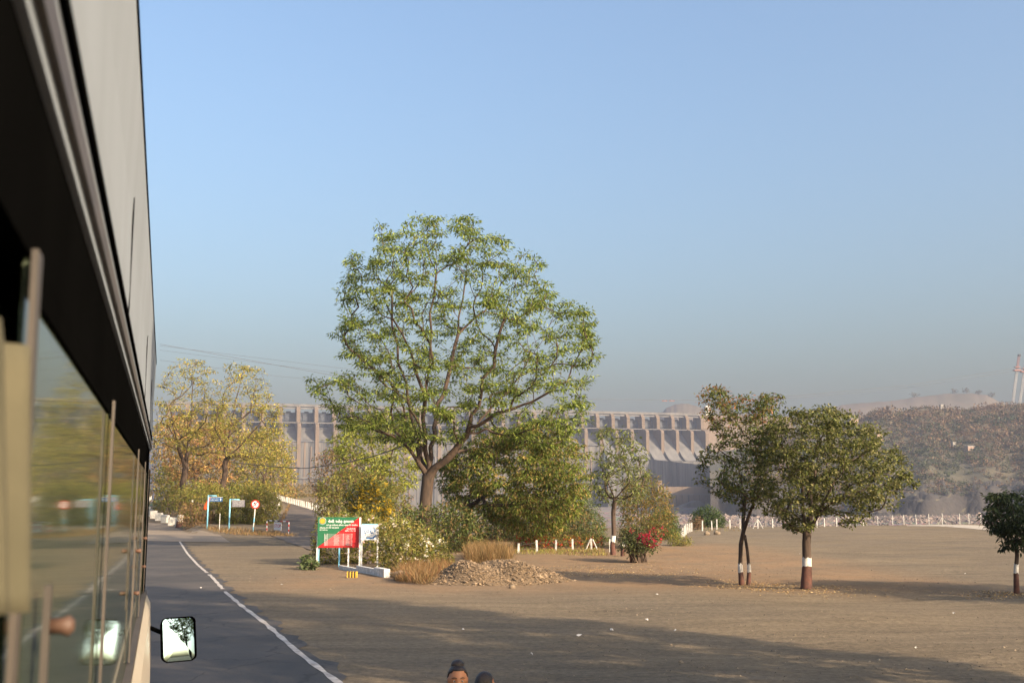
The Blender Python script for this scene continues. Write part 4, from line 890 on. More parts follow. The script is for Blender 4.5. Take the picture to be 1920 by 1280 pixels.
def tri(x0, z0, x1, z1, x2, z2, y, nm, m, parent): return MB().prism([(x0, y, z0), (x1, y, z1), (x2, y, z2)], (0, 0.02, 0)).build(nm, m, parent)
brd = tri(0, zt, 0, zb + 0.03, BW, zt, -0.03, 'green_panel', PG, B); tri(0.0, zb, BW, zb, BW, zt - 0.012, -0.031, 'red_panel', PR, B)
MB().prism([(0, -0.03, zb), (0, -0.03, zb + 0.028), (0.03, -0.03, zb)], (0, 0.02, 0)).build('red_corner', PR, B)
hh_ = zt - zb; ylet = -0.036
tx = lambda s, fx, fz, fw, fh: text(s, BW * fx, zb + hh_ * fz, BW * fw, hh_ * fh, PW, B, ylet)
tx('વેલી ઓફ ફલાવર', .25, .80, .62, .125); tx('રાજપુર વનીકરણ વિભાગ નર્મદા રેંજ-કેવડીયા', .21, .70, .75, .075); tx('વિસ્તારનું નામ વેલી ઓફ ફલાવર', .05, .62, .46, .065); tx('વર્ષ ૨૦૧૭-૧૮', .05, .545, .19, .055)
tx('એસ.ટી.પી.પી', .70, .60, .21, .05); tx('સ્કીમ નં ૧૮-૧૨', .66, .525, .26, .055)
for r_ in range(13): MB().box(BW * .17, BW * .83, ylet, ylet + .003, zb + hh_ * (.07 + r_ * .031), zb + hh_ * (.07 + r_ * .031) + .006).build('table_rule', LIGHTTXT, B)
for fx in (.17, .235, .62, .83): MB().box(BW * fx, BW * fx + .009, ylet - .0015, ylet + .002, zb + hh_ * .06, zb + hh_ * .46).build('table_rule', PW, B)
rr = random.Random(5)
for r_ in range(11):
    for fx, fw in ((.38, .16), (.68, .10), (.185, .035)): w_ = fw * rr.uniform(.6, 1.0); text(rr.choice(['ગુલમહોર', 'કરેણ', 'બોગનવેલ', 'ચંપા', 'જાસુદ']) if fw > .05 else str(r_ + 1), BW * (fx + (fw - w_) / 2), zb + hh_ * (.078 + r_ * .031), BW * w_, hh_ * .019, LIGHTTXT, B, ylet - .001)
n = 20; cx, cz, R = BW * .115, zb + hh_ * .875, BW * .085
def disc(cx, cz, R, y, m, nm, parent, th=0.004, n=24): return MB().prism([(cx + R * math.cos(2*math.pi*k/n), y, cz + R * math.sin(2*math.pi*k/n)) for k in range(n)], (0, th, 0)).build(nm, m, parent)
em = disc(cx, cz, R, ylet, PW, 'emblem', B); disc(cx, cz, R * .93, ylet - .003, PG, 'emblem_ring', em); disc(cx, cz, R * .74, ylet - .006, YEL_, 'emblem_disc', em)
for x, m_, z0 in ((0.0, PW, 0), (BW * .53, BLUE, 0), (BW * .75, PW, 0)): MB().box(x - .03, x + .03, 0.0, 0.05, -0.2, zb + hh_ * .4).build('post', m_, B)
MB().box(BW + .01, BW + .075, -0.04, 0.03, -0.3, zt - 0.01).build('post', PW, B); MB().box(0.045, .08, 0.06, 0.10, -0.2, zb).build('post', BLUE, B)
A, AW, qa, qb = upright('arrow_sign', 680, 1064, 706, 1066, 'small white sign with blue lettering and a blue curved arrow on white posts', 'sign', True)
zt2, zb2 = zat(983, 680, qa), zat(1012, 680, qa)
MB().box(-.06, AW, -.02, .01, zb2, zt2).build('panel', PW, A); MB().box(-.07, AW + .02, -.03, .02, zt2 + .002, zt2 + .035).build('top_edge', BLUE, A)
text('ઇ૦૨.૧', 0.02, zb2 + (zt2 - zb2) * .42, AW * .85, (zt2 - zb2) * .42, PB, A, -.024)
ar = [(AW * .22 , .14), (AW * .58, .12), (AW * .72, .16), (AW * .84, .26), (AW * .93, .30), (AW * .90, .17), (AW * .76, .05), (AW * .6, .03), (AW * .22, .05)]
MB().prism([(x, -.025, zb2 + (zt2 - zb2) * (f + .05)) for x, f in ar], (0, .003, 0)).build('arrow', PB, A)
for x in (-.09, AW + .003): MB().box(x, x + .06, -.03, .03, -.2, zt2).build('post', PW, A)
# white plinth and striped kerb stone
c0, c1 = gpx(636, 1067), gpx(722, 1083); d = c1 - c0; pl = empty('plinth', c0, math.atan2(d.y, d.x), 'low white plinth wall in front of the sign posts', 'plinth'); LW = math.hypot(d.x, d.y)
MB().box(0, LW * .8, -.02, .12, -.1, .17).build('wall', WHITE, pl, bevel=.008); MB().box(LW * .8 + .003, LW, -.05, .2, -.15, .36).build('end_block', WHITE, pl, bevel=.01); MB().box(LW * .42, LW * .8 - .003, -.04, .10, -.1, .30).build('raised_wall', WHITE, pl, bevel=.008)
kb = gpx(660, 1083); ks = empty('striped_kerb_stone', kb, -0.1, 'short yellow and black striped kerb stone at the foot of the plinth', 'kerb stone')
for k in range(7): MB().box(-.19 + k * .056, -.19 + k * .056 + .055, -.06, .06, -.05, .24).build('stripe', YSTONE if k % 2 == 0 else BLK, ks)
# STOP barrier
S, SW, sa, sb = upright('stop_barrier', 500, 998, 541, 1003, 'striped pole barrier with a white STOP plate across the side road', 'barrier')
zt3 = zat(976, 500, sa)
for x in (0, SW):
    for k in range(5): MB().tube([(x, 0, zt3 * k / 5), (x, 0, zt3 * (k + 1) / 5 - .002)], .045, 8).build('post_band', PW if k % 2 == 0 else SIGNRED, S)
for k in range(8): MB().tube([(SW * k / 8 + .001, 0, zt3 + .03), (SW * (k + 1) / 8 - .001, 0, zt3 + .03)], .045, 8).build('bar_band', (BLK if k % 2 == 0 else PW) if k < 5 else (SIGNRED if k % 2 else PW), S)
pzb, pzt = zt3 - .76, zt3 - .08; plate = MB().box(SW * .36, SW * .70, -.06, -.05, pzb, pzt).build('plate', PW, S); text('STOP', SW * .38, pzb + .22, SW * .30, .30, SIGNRED, plate, -.064)
# hanging signs
def hanging(lab, ub, vb, vt, ua, bx0, bx1, by0, by1, m, arrow):
    p = gpx(ub, vb); o = empty('hanging_sign', p, 0, lab, 'sign'); s = p.y / FPX; zt_ = zat(vt, ub, p)
    MB().tube([(0, 0, -.2), (.03, 0, zt_)], .07, 8).build('pole', BLUE, o, smooth=True); MB().tube([(.03, 0, zt_ - .03), ((ua - ub) * s, 0, zt_ - .06)], .05, 8).build('arm', BLUE, o, smooth=True)
    x0, x1 = (bx0 - ub) * s, (bx1 - ub) * s; z0, z1 = zat(by1, ub, p), zat(by0, ub, p); b_ = MB().box(x0, x1, -.03, .03, z0, z1).build('board', m, o)
    MB().box(x0, x1, -.045, .04, z1, z1 + .03).build('board_edge', LIGHTTXT, b_)
    for k in range(2 if arrow else 4):
        hz_ = (z1 - z0) / (2.6 if arrow else 4.6); text(('કેવડીયા કોલોની' if k else 'નર્મદા ડેમ') if arrow else ['સરદાર સરોવર', 'પ્રવેશ બંધ છે', 'વાહન ઉભું રાખો', 'નર્મદા નિગમ'][k], x0 + .08, z1 - hz_ * (k + 1.05), (x1 - x0) * (.62 if arrow else .85), hz_ * .62, LIGHTTXT, b_, -.034)
    if arrow:
        xa = x0 + (x1 - x0) * .86; w = .06; MB().prism([(xa - w * .4, -.036, z0 + .08), (xa + w * .4, -.036, z0 + .08), (xa + w * .4, -.036, z1 - .2), (xa + w, -.036, z1 - .2), (xa, -.036, z1 - .06), (xa - w, -.036, z1 - .2), (xa - w * .4, -.036, z1 - .2)], (0, .004, 0)).build('arrow', PW, b_)
    return o, s
ho, s_ = hanging('blue direction sign hanging from a pale blue pole with an orange cloth', 388, 991, 928, 404, 391, 415, 932, 940, DBLUE, True)
FLAG = M('orange_cloth', (0.55, 0.10, 0.02), (0.40, 0.06, 0.02), 5, 0.8); V = []; 
for r_ in range(9):
    for c_ in range(4): V.append((-.02 - .45 * (r_ / 8) + c_ * (.10 + .03 * math.sin(r_)), .05 * math.sin(c_ * 2 + r_), zat(932 + r_ * 2.9, 388, gpx(388, 991))))
me = np_mesh('cloth', V, [(r_*4+c_, r_*4+c_+1, r_*4+c_+5, r_*4+c_+4) for r_ in range(8) for c_ in range(3)], smooth=True); fo = link('cloth', me, FLAG, ho); fo.modifiers.new('thickness', 'SOLIDIFY').thickness = 0.01
hanging('grey lettered sign hanging from a pale blue pole', 429, 993, 935, 447, 433, 457, 938, 950, DGREY, False)
p = gpx(411, 993); tag(MB().tube([(p.x, p.y, p.z - .1), (p.x + .02, p.y, p.z + zat(962, 411, p))], .035, 6).build('marker_post', LIGHTTXT), 'thin grey post standing between the two hanging signs', 'post')
p = gpx(474, 996); o = empty('turn_ban_sign', p, 0, 'round red ringed sign banning a turn on a white and blue pole', 'sign'); s_ = p.y / FPX
zc = zat(945, 477, p); R = 8.2 * s_
for k in range(5): MB().tube([(.14 * k / 5, .03, (zc - R) * k / 5 - (.1 if k == 0 else 0)), (.14 * (k + 1) / 5, .03, (zc - R) * (k + 1) / 5 - .002 + (.2 if k == 4 else 0))], .055, 8).build('pole_band', (BLUE, WHITE)[k % 2 == 1] if k < 4 else WHITE, o)
dd_ = disc(.15, zc, R, -.03, SIGNRED, 'disc', o, .02, 28); disc(.15, zc, R * .72, -.036, PW, 'disc_face', dd_, .004, 28)
MB().prism([(.15 + x * R, -.040, zc + z * R) for x, z in ((.06, -.5), (.2, -.5), (.2, .05), (-.1, .3), (-.02, .42), (-.4, .42), (-.32, .08), (-.22, .2), (.06, -.02))], (0, .003, 0)).build('turn_arrow', BLK, dd_)
MB().prism([(.15 + x * R, -.044, zc + z * R) for x, z in ((-.58, -.46), (-.46, -.58), (.58, .46), (.46, .58))], (0, .003, 0)).build('slash', SIGNRED, dd_)

# ------------------------------------------------------------------ fences, guard stones
def fence(name, label, posts, braced=(), wires=2):
    b0 = gpx(posts[0][0], posts[0][1]); o = empty(name, b0, 0, label, 'fence'); tops = []
    for k, (u, vb, vt) in enumerate(posts):
        p = gpx(u, vb); L = p - b0; hz_ = zat(vt, u, p); w = .055; ln = random.Random(k).uniform(-.03, .03)
        MB().prism([(L.x - w, L.y - w, L.z - .2), (L.x + w, L.y - w, L.z - .2), (L.x + w, L.y + w, L.z - .2), (L.x - w, L.y + w, L.z - .2)], (ln, 0, hz_ + .2)).build('post', STONEW, o); tops.append((Vector((L.x, L.y - w - .004, L.z)), hz_))
        if k in braced:
            for s in (-1, 1): MB().tube([(L.x + s * hz_ * .55, L.y - .02, L.z - .05), (L.x + s * .075, L.y - .01, L.z + hz_ * .92)], .045, 4).build('brace', STONEW, o)
    for f in (0.35, 0.8)[:wires]: MB().tube([t + Vector((0, 0, z * f)) for t, z in tops], .006, 3).build('wire', CABLE, o)
    return o
fence('post_fence', 'low white post fence with a braced post in front of the red flower bed', [(972,1037,1018),(1007,1035,1012),(1042,1033,1011),(1074,1032,1010),(1109,1030,1009),(1144,1034,1010)], (4,))
fence('post_fence', 'white post fence climbing away beside the reddish soil at the lot corner', [(1277.5,1011,994),(1281,1008,989),(1283.5,1006,985),(1286.5,1002,982),(1290,999,981),(1293.5,997,980),(1297,996,979)])
rp = [(1317,995,975),(1335,994,976),(1344,992,973),(1369,991,973),(1388,991,973),(1397,991,973),(1421,990.5,972.5),(1449,989,972),(1477,989,972),(1506,988,971),(1532,988,971),(1546,987,971),(1569,986.5,970),(1592,986,969),(1619,985,968),(1646,984,967.5),(1674,982.5,966),(1695,982,965),(1718,981.5,964),(1742,981,963),(1767,980,962),(1800,980,962.5),(1817,980,962),(1839,979.5,961),(1866,979.5,961),(1892,979,961),(1918,979,961),(1945,979,960)]
fence('post_fence', 'long white post fence with braced posts along the far edge of the parking ground', rp, (6, 20))
def guard(u, v, hpx, lab, grp):
    p = gpx(u, v); s = p.y / FPX; hh = hpx * s; r_ = random.Random(int(u * 7)); w = .075
    o = MB().prism([(-w, -w, -.25), (w, -w, -.25), (w, w, -.25), (-w, w, -.25)], (0, 0, hh + .25)).build('guard_stone', STONEW, bevel=.015, loc=(p.x, p.y, p.z)); o.rotation_euler = (r_.uniform(-.05, .05), r_.uniform(-.08, .08), r_.uniform(-.2, .2)); tag(o, lab, 'guard stone', grp)
for k in range(27):
    s = k / 26; u = 617 - 97 * s ** 0.85; v = 967 - 30 * s ** 0.75; guard(u, v, 14 - 5 * s, 'white guard stone in the row along the right edge of the side road', 'guard stones right of the side road')
for k in range(9):
    s = k / 8; u = 502 + 21 * s; v = 975 - 22 * s; guard(u, v, 15 - 3 * s, 'white guard stone in the row along the left edge of the side road', 'guard stones left of the side road')
k0 = gpx(336, 986)
for k in range(15):
    s = k / 14; x = k0.x * (1 + .62 * s) - 2.5 * math.sin(s * 3); y = k0.y + 62 * s; r_ = random.Random(k); w = .42
    o = MB().box(-w, w, -.3, .3, -.3, .95).build('parapet_stone', STONEW, bevel=.06, loc=(x, y, h(x, y))); o.rotation_euler = (r_.uniform(-.06, .06), r_.uniform(-.1, .1), r_.uniform(-.4, .4)); tag(o, 'whitewashed parapet stone in the row beside the painted yellow green tree', 'parapet stone', 'whitewashed parapet stones')
# ------------------------------------------------------------------ the bus the photograph is taken from
BA = math.radians(17.4)                                   # heading, to the left of the view
bF = Vector((-math.sin(BA), math.cos(BA), 0)); bR = Vector((math.cos(BA), math.sin(BA), 0))
bus = empty('bus', Vector((0, 0, h(0, 0))) - bR * 1.28, BA, 'grey and cream bus with sliding windows and a side mirror', 'bus')
def paint(name, c, c2, rough=0.35, spec=0.5): return M(name, c, c2, 5, rough, 0.04, 6, spec=spec, stretch=(1, 1, 0.2))
GREYP = paint('bus_grey_paint', (0.225, 0.25, 0.285), (0.205, 0.228, 0.258), 0.9, 0.0); CREAM = paint('bus_cream_paint', (0.40, 0.35, 0.28), (0.365, 0.315, 0.25)); RUB_SHADE = M('rubber_and_shade', (0.003, 0.003, 0.003), None, 5, 1.0, spec=0.0)  # rubber black also colours the strip that stands for the shaded interior
ALU = M('window_aluminium', (0.085, 0.07, 0.058), (0.05, 0.042, 0.036), 4, 0.6, metal=0.2); RUST = M('rusty_latch', (0.11, 0.055, 0.035), (0.06, 0.035, 0.025), 20, 0.6); DARKIN = M('bus_interior', (0.02, 0.02, 0.022), None, 3, 0.9)
def glass_mat():
    m = bpy.data.materials.new('tinted_glass'); nt, b, out = nodes_of(m); b.inputs['Base Color'].default_value = (0.10, 0.12, 0.08, 1); b.inputs['Roughness'].default_value = 0.03; b.inputs['IOR'].default_value = 1.5
    tr = nt.nodes.new('ShaderNodeBsdfTransparent'); tr.inputs[0].default_value = (0.55, 0.62, 0.5, 1); mx = nt.nodes.new('ShaderNodeMixShader'); mx.inputs[0].default_value = 0.35
    v = coords(nt); dirt = ramp(nt, noise(nt, v, 2.5, 6), [(0.4, 0.05), (0.75, 0.22)]); b.inputs['Roughness'].default_value = 0.04
    nt.links.new(b.outputs[0], mx.inputs[1]); nt.links.new(tr.outputs[0], mx.inputs[2]); nt.links.new(mx.outputs[0], out.inputs[0]); return m
GLASS = glass_mat()
SX = 1.2; S0, S1 = -5.2, 6.75; ZS, ZG, ZP, ZR = 2.47, 3.15, 3.258, 3.76
def bb(name, x0, x1, y0, y1, z0, z1, m, parent=bus, bev=0): return MB().box(x0, x1, y0, y1, z0, z1).build(name, m, parent, bevel=bev)
# right side: cream lower panel with a slight bulge, grey upper panel with a trim rail and gutter
def side_panel(name, prof, m, s0=S0, s1=S1, parent=bus):
    V = []; F = []; n = len(prof); ys = np.linspace(s0, s1, 14)
    for y in ys: V += [(x, y, z) for x, z in prof]
    for i in range(len(ys) - 1): F += [(i*n+k, i*n+k+1, (i+1)*n+k+1, (i+1)*n+k) for k in range(n - 1)]
    o = link(name, np_mesh(name, V, F), m, parent); md = o.modifiers.new('thickness', 'SOLIDIFY'); md.thickness = 0.02; md.offset = 1; return o
side_panel('lower_side_panel', [(SX + .02, 0.45), (SX + .045, 0.8), (SX + .055, 1.5), (SX + .05, 2.1), (SX + .035, 2.4), (SX, ZS)], CREAM)
side_panel('upper_side_panel', [(SX, ZP), (SX + .004, ZP + .12), (SX + .002, ZP + .26), (SX + .006, ZP + .38), (SX + .008, ZR)], GREYP)
bb('trim_rail', SX - .005, SX + .006, S0, S1, ZP + .012, ZP + .035, ALU); bb('trim_rail', SX - .005, SX + .007, S0, S1, ZP + .06, ZP + .07, RUB_SHADE)
bb('interior_shade_strip', SX - .05, SX - .006, S0, S1, ZG, ZP - .002, RUB_SHADE); bb('gutter', SX - .045, SX + .010, S0, S1, ZR + .002, ZR + .025, RUB_SHADE)  # near-black strip above the windows stands in for the unlit interior; gutter is real
for y in (-3.6, -1.7, 0.25, 2.15, 4.05, 5.6): bb('panel_seam', SX - .002, SX + .0052, y, y + .005, ZP + .08, ZR - .2, RUB_SHADE)
bb('roof', -1.17, SX - .047, S0, S1, ZR - .03, ZR + .05, GREYP); bb('window_sill_rail', SX - .03, SX + .012, S0, S1, ZS - .03, ZS + .012, ALU)
posts = [-4.4, -2.5, -1.0, 0.73, 1.86, 3.76, 5.15, 6.40]
for y in posts: bb('window_post', SX - .003, SX + .001, y - .012, y + .012, ZS + .014, ZG, ALU)
for a, b in zip(posts[:-1], posts[1:]):
    if a == -1.0: continue
    g = bb('window_pane', SX - .011, SX - .008, a + .014, b - .014, ZS + .014, ZG, GLASS); mid = (a + b) / 2
    bb('pane_rail', SX - .013, SX - .005, a + .024, b - .024, ZG - .022, ZG - .002, RUB_SHADE, g)
def latch(y, zs):
    l = MB().box(SX - .001, SX + .004, y - .006, y + .006, min(zs) - .05, max(zs) + .03).build('latch', ALU, bus)
    for z in zs: MB().tube([(SX + .004, y, z), (SX + .012, y, z), (SX + .017, y, z), (SX + .021, y, z)], [.006, .006, .008, .004], 10).build('latch_knob', RUST, l, smooth=True)
latch(0.90, (2.905,)); latch(3.72, (2.83, 2.70)); latch(5.1, (2.82, 2.70))
# curtain bunched in the open window
V = []; nr, nc = 14, 110
for r_ in range(nr):
    t = r_ / (nr - 1); z = 3.085 - .13 * t
    for c_ in range(nc):
        s = c_ / (nc - 1); y = .44 + .25 * s + .03 * t * (1 - s); V.append((SX - .004 - .009 * math.sin(s * 44 + t * 2.2) - .006 * math.sin(s * 17 + 1 + t * 1.2) - .010 * (1 - t), y, z - .02 * s * t))
CURT = M('curtain_cloth', (0.08, 0.07, 0.042), (0.05, 0.045, 0.026), 9, 0.9, 0.1, 300); co = link('curtain', np_mesh('curtain', V, [(r_*nc+c_, r_*nc+c_+1, (r_+1)*nc+c_+1, (r_+1)*nc+c_) for r_ in range(nr-1) for c_ in range(nc-1)], smooth=True), CURT, bus); co.modifiers.new('thickness', 'SOLIDIFY').thickness = .003
# rest of the shell
bb('left_side_panel', -1.2, -1.17, S0, S1, .45, ZR - .031, GREYP); bb('rear_panel', -1.169, SX - .06, S0 + .002, S0 + .04, .45, ZR - .032, GREYP); bb('floor', -1.168, SX - .04, S0 + .05, S1 - .1, .95, 1.0, DARKIN); bb('ceiling_lining', -1.168, SX - .06, S0 + .05, S1 - .1, ZR - .12, ZR - .06, DARKIN)
bb('inner_lining', SX - .075, SX - .055, S0 + .05, S1 - .2, 1.01, ZS - .03, DARKIN); bb('left_lining', -1.165, -1.15, S0 + .05, S1 - .2, 1.01, ZR - .13, DARKIN)
bb('front_panel', -1.169, SX - .02, S1 - .06, S1 - .002, .45, 1.5, CREAM); bb('front_header', -1.169, SX - .05, S1 - .06, S1 - .002, 3.3, ZR - .032, GREYP); bb('windscreen', -1.16, SX - .05, S1 - .04, S1 - .03, 1.503, 3.297, GLASS); bb('front_pillar', SX - .06, SX + .004, S1 - .32, S1 - .063, ZS + .02, ZG - .003, RUB_SHADE)
for y in (-3.2, 4.6):
    for x in (SX - .22, -1.1): w = MB().tube([(x - .1, y, .5), (x + .12, y, .5)], .5, 28).build('wheel', RUB_SHADE, bus); MB().tube([(x + .121, y, .5), (x + .14, y, .5)], .27, 20).build('rim', ALU, w)
for k in range(5):
    for x in (-.75, .55): s_ = bb('seat', x - .42, x + .42, -4 + k * 1.75, -3.55 + k * 1.75, 1.003, 1.5, DARKIN); bb('backrest', x - .42, x + .42, -4.1 + k * 1.75, -4.003 + k * 1.75, 1.3, 2.15, DARKIN, s_)
# convex side mirror on an arm
def bus_local(p): return Matrix.Rotation(-BA, 4, 'Z') @ (Vector(p) - bus.location)
mp = at(337, 1197, 6.1); ml = bus_local(mp); tocam = (Vector((0, 0, CAMZ)) - mp).normalized(); nrm_w = (TOSUN + tocam).normalized(); nl = Matrix.Rotation(-BA, 4, 'Z') @ nrm_w
nl = Matrix.Rotation(math.radians(4.0), 4, 'Z') @ nl; nl = Vector((nl.x, nl.y, nl.z - .06)).normalized() if True else nl
ex = Vector((0, 0, 1)).cross(nl).normalized(); ez = nl.cross(ex).normalized(); rs = 0.75
MW, MH = .092, .118
def rrect(w, hh, r, n=6):
    P = []
    for cx, cz, a0 in ((w - r, hh - r, 0), (-w + r, hh - r, 90), (-w + r, -hh + r, 180), (w - r, -hh + r, 270)):
        for k in range(n + 1): a = math.radians(a0 + 90 * k / n); P.append((cx + r * math.cos(a), cz + r * math.sin(a)))
    return P
mir = MB(); Vv = [ml]; rings = 8; out_ = rrect(MW - .004, MH - .004, .024); no = len(out_); Fm = []
for q in range(1, rings + 1):
    for (x, z) in out_: x_, z_ = x * q / rings, z * q / rings; Vv.append(ml + ex * x_ + ez * z_ - nl * ((x_*x_ + z_*z_) / (2 * rs)))
for k in range(no): Fm.append((0, 1 + k, 1 + (k + 1) % no))
for q in range(rings - 1):
    for k in range(no): Fm.append((1 + q*no + k, 1 + (q+1)*no + k, 1 + (q+1)*no + (k+1) % no, 1 + q*no + (k+1) % no))
MIRM = bpy.data.materials.new('mirror_glass'); nt, b_, o_ = nodes_of(MIRM); b_.inputs['Metallic'].default_value = 1; b_.inputs['Roughness'].default_value = 0.015; b_.inputs['Base Color'].default_value = (0.20, 0.28, 0.30, 1)
hv = []; hf = []
for dep, sc in ((-.004, .965), (.003, .985), (-.02, 1.0), (-.06, .92), (-.075, .5)):
    for (x, z) in rrect(MW, MH, .03): hv.append(ml + ex * x * sc + ez * z * sc + nl * dep)
nh = len(rrect(MW, MH, .03))
for q in range(4): hf += [(q*nh + k, q*nh + (k+1) % nh, (q+1)*nh + (k+1) % nh, (q+1)*nh + k) for k in range(nh)]
hf.append(tuple(4*nh + k for k in range(nh)))
hous = MB().add(hv, hf).build('side_mirror', RUB_SHADE, bus, smooth=True); MB().add(Vv, Fm).build('mirror_glass', MIRM, hous, smooth=True)
back = ml - nl * .07; MB().tube([back, back + Vector((-.05, .12, .02)), Vector((SX + .01, ml.y + .25, ml.z + .05)), Vector((SX - .02, ml.y + .3, ml.z + .05))], .012, 8).build('mirror_arm', RUB_SHADE, hous, smooth=True)

# ------------------------------------------------------------------ two people by the bus
SKIN = M('skin', (0.36, 0.16, 0.075), (0.31, 0.13, 0.06), 8, 0.5); HAIR = M('black_hair', (0.012, 0.009, 0.008), (0.03, 0.016, 0.01), 40, 0.4, 0.5, 120, stretch=(1, 1, .2)); EYEW = M('eye_white', (0.6, 0.58, 0.55), None, 5, 0.3)
def person(label, u, v, Y, top_off, facing, shirt, lower, bun, skirt):
    """standing figure; the pixel (u, v) is the top of the skull"""
    t = at(u, v, Y); gz = h(t.x, Y); HT = t.z - gz; k = HT / 1.6; root = empty('person', (t.x, Y, gz), facing, label, 'person')
    J = {'pel': (0, 0, .88, .13), 'waist': (0, .0, 1.02, .115), 'chest': (0, .0, 1.2, .135), 'neckb': (0, .01, 1.33, .062), 'neck': (0, .0, 1.40, .05),
         'shL': (-.155, .01, 1.285, .062), 'elL': (-.20, .03, 1.03, .042), 'wrL': (-.20, -.06, .82, .028), 'shR': (.155, .01, 1.285, .062), 'elR': (.20, .03, 1.03, .042), 'wrR': (.20, -.06, .82, .028),
         'hpL': (-.085, 0, .80, .10), 'knL': (-.09, -.01, .46, .062), 'anL': (-.09, .02, .08, .038), 'ftL': (-.10, -.14, .03, .03), 'hpR': (.085, 0, .80, .10), 'knR': (.09, -.01, .46, .062), 'anR': (.09, .02, .08, .038), 'ftR': (.10, -.14, .03, .03)}
    E = [('pel', 'waist'), ('waist', 'chest'), ('chest', 'neckb'), ('neckb', 'neck'), ('chest', 'shL'), ('shL', 'elL'), ('elL', 'wrL'), ('chest', 'shR'), ('shR', 'elR'), ('elR', 'wrR'), ('pel', 'hpL'), ('hpL', 'knL'), ('knL', 'anL'), ('anL', 'ftL'), ('pel', 'hpR'), ('hpR', 'knR'), ('knR', 'anR'), ('anR', 'ftR')]
    for s, w in (('L', 'wrL'), ('R', 'wrR')):                       # five fingers, unequal and slightly curled
        sx = -1 if s == 'L' else 1; wx, wy, wz, _ = J[w]; J['pm' + s] = (wx, wy - .02, wz - .075, .026); E.append((w, 'pm' + s))
        for q, (dx, ln) in enumerate(((-.028, .062), (-.010, .072), (.009, .068), (.026, .052))):
            J['f%d%s' % (q, s)] = (wx + .005 * sx, wy - .02 + dx, wz - .075 - ln * .6, .0085); J['g%d%s' % (q, s)] = (wx - .012 * sx, wy - .022 + dx, wz - .075 - ln, .0075); E += [('pm' + s, 'f%d%s' % (q, s)), ('f%d%s' % (q, s), 'g%d%s' % (q, s))]
        J['th' + s] = (wx - .012 * sx, wy - .062, wz - .06, .010); J['tt' + s] = (wx - .018 * sx, wy - .072, wz - .092, .0085); E += [(w, 'th' + s), ('th' + s, 'tt' + s)]
    names = list(J); me = bpy.data.meshes.new('body'); me.from_pydata([tuple(c * k for c in J[n_][:3]) for n_ in names], [(names.index(a), names.index(b)) for a, b in E], [])
    tmp = bpy.data.objects.new('tmp', me); COL.objects.link(tmp); tmp.modifiers.new('s', 'SKIN'); 
    for i, n_ in enumerate(names): sv = me.skin_vertices[0].data[i]; sv.radius = (J[n_][3] * k, J[n_][3] * k * (.8 if n_ in ('chest', 'waist', 'pel') else 1)); sv.use_root = n_ == 'pel'
    tmp.modifiers.new('u', 'SUBSURF').levels = 2; bpy.context.view_layer.update(); dg = bpy.context.evaluated_depsgraph_get(); bme = bpy.data.meshes.new_from_object(tmp.evaluated_get(dg)); bpy.data.objects.remove(tmp)
    # head: a shaped sphere joined to the body mesh (chin, brow, nose, ears)
    bm = bmesh.new(); bm.from_mesh(bme); hd = bmesh.ops.create_uvsphere(bm, u_segments=32, v_segments=24, radius=1)['verts']; hc = Vector((0, -.015, 1.493)) * k
    for v_ in hd:
        x, y, z = v_.co; wz = .76 + .24 * sm(-1, .1, z); X = x * .074 * wz; Yy = y * .094 * (0.9 if y < 0 and z < -.4 else 1); Zz = z * .112
        if y < 0:
            nz = math.exp(-((x / .17) ** 2)) * math.exp(-(((z + .22) / .22) ** 2)); Yy -= .022 * nz * (1 if z < .1 else .4)
            Yy -= .005 * math.exp(-(((z - .2) / .1) ** 2)) * math.exp(-((x / .6) ** 2)); Yy += .010 * math.exp(-(((z - .03) / .1) ** 2)) * math.exp(-(((abs(x) - .38) / .18) ** 2))
            Yy -= .006 * math.exp(-(((z + .58) / .08) ** 2)) * math.exp(-((x / .3) ** 2)); Yy -= .006 * math.exp(-(((z + .88) / .12) ** 2))
        if abs(x) > .9 and -.35 < z < .15: X *= 1.13
        v_.co = hc + Vector((X, Yy, Zz)) * k
    bm.to_mesh(bme); bm.free(); bme.polygons.foreach_set('use_smooth', np.ones(len(bme.polygons), bool)); bme.materials.clear(); body = link('body', bme, SKIN, root)
    for s in (-1, 1):
        bm = bmesh.new(); bmesh.ops.create_uvsphere(bm, u_segments=12, v_segments=8, radius=.0095 * k); me = bpy.data.meshes.new('eye'); bm.to_mesh(me); bm.free(); e = link('eye', me, EYEW, body, hc + Vector((s * .029, -.076, .004)) * k)
        bm = bmesh.new(); bmesh.ops.create_uvsphere(bm, u_segments=10, v_segments=8, radius=.0066 * k); me = bpy.data.meshes.new('iris'); bm.to_mesh(me); bm.free(); link('iris', me, HAIR, body, hc + Vector((s * .029, -.0805, .004)) * k)
        MB().tube([hc + Vector((s * .012, -.094, .026)) * k, hc + Vector((s * .032, -.092, .032)) * k, hc + Vector((s * .052, -.078, .025)) * k], [.003 * k, .004 * k, .002 * k], 6).build('eyebrow', HAIR, body)
    MB().tube([hc + Vector((-.024, -.087, -.066)) * k, hc + Vector((0, -.098, -.064)) * k, hc + Vector((.024, -.087, -.066)) * k], [.003 * k, .006 * k, .003 * k], 6).build('mouth', M('lips', (0.22, .07, .05), None, 5, .5), body)
    bm = bmesh.new(); hv = bmesh.ops.create_uvsphere(bm, u_segments=32, v_segments=20, radius=1)['verts']; rr_ = random.Random(3)
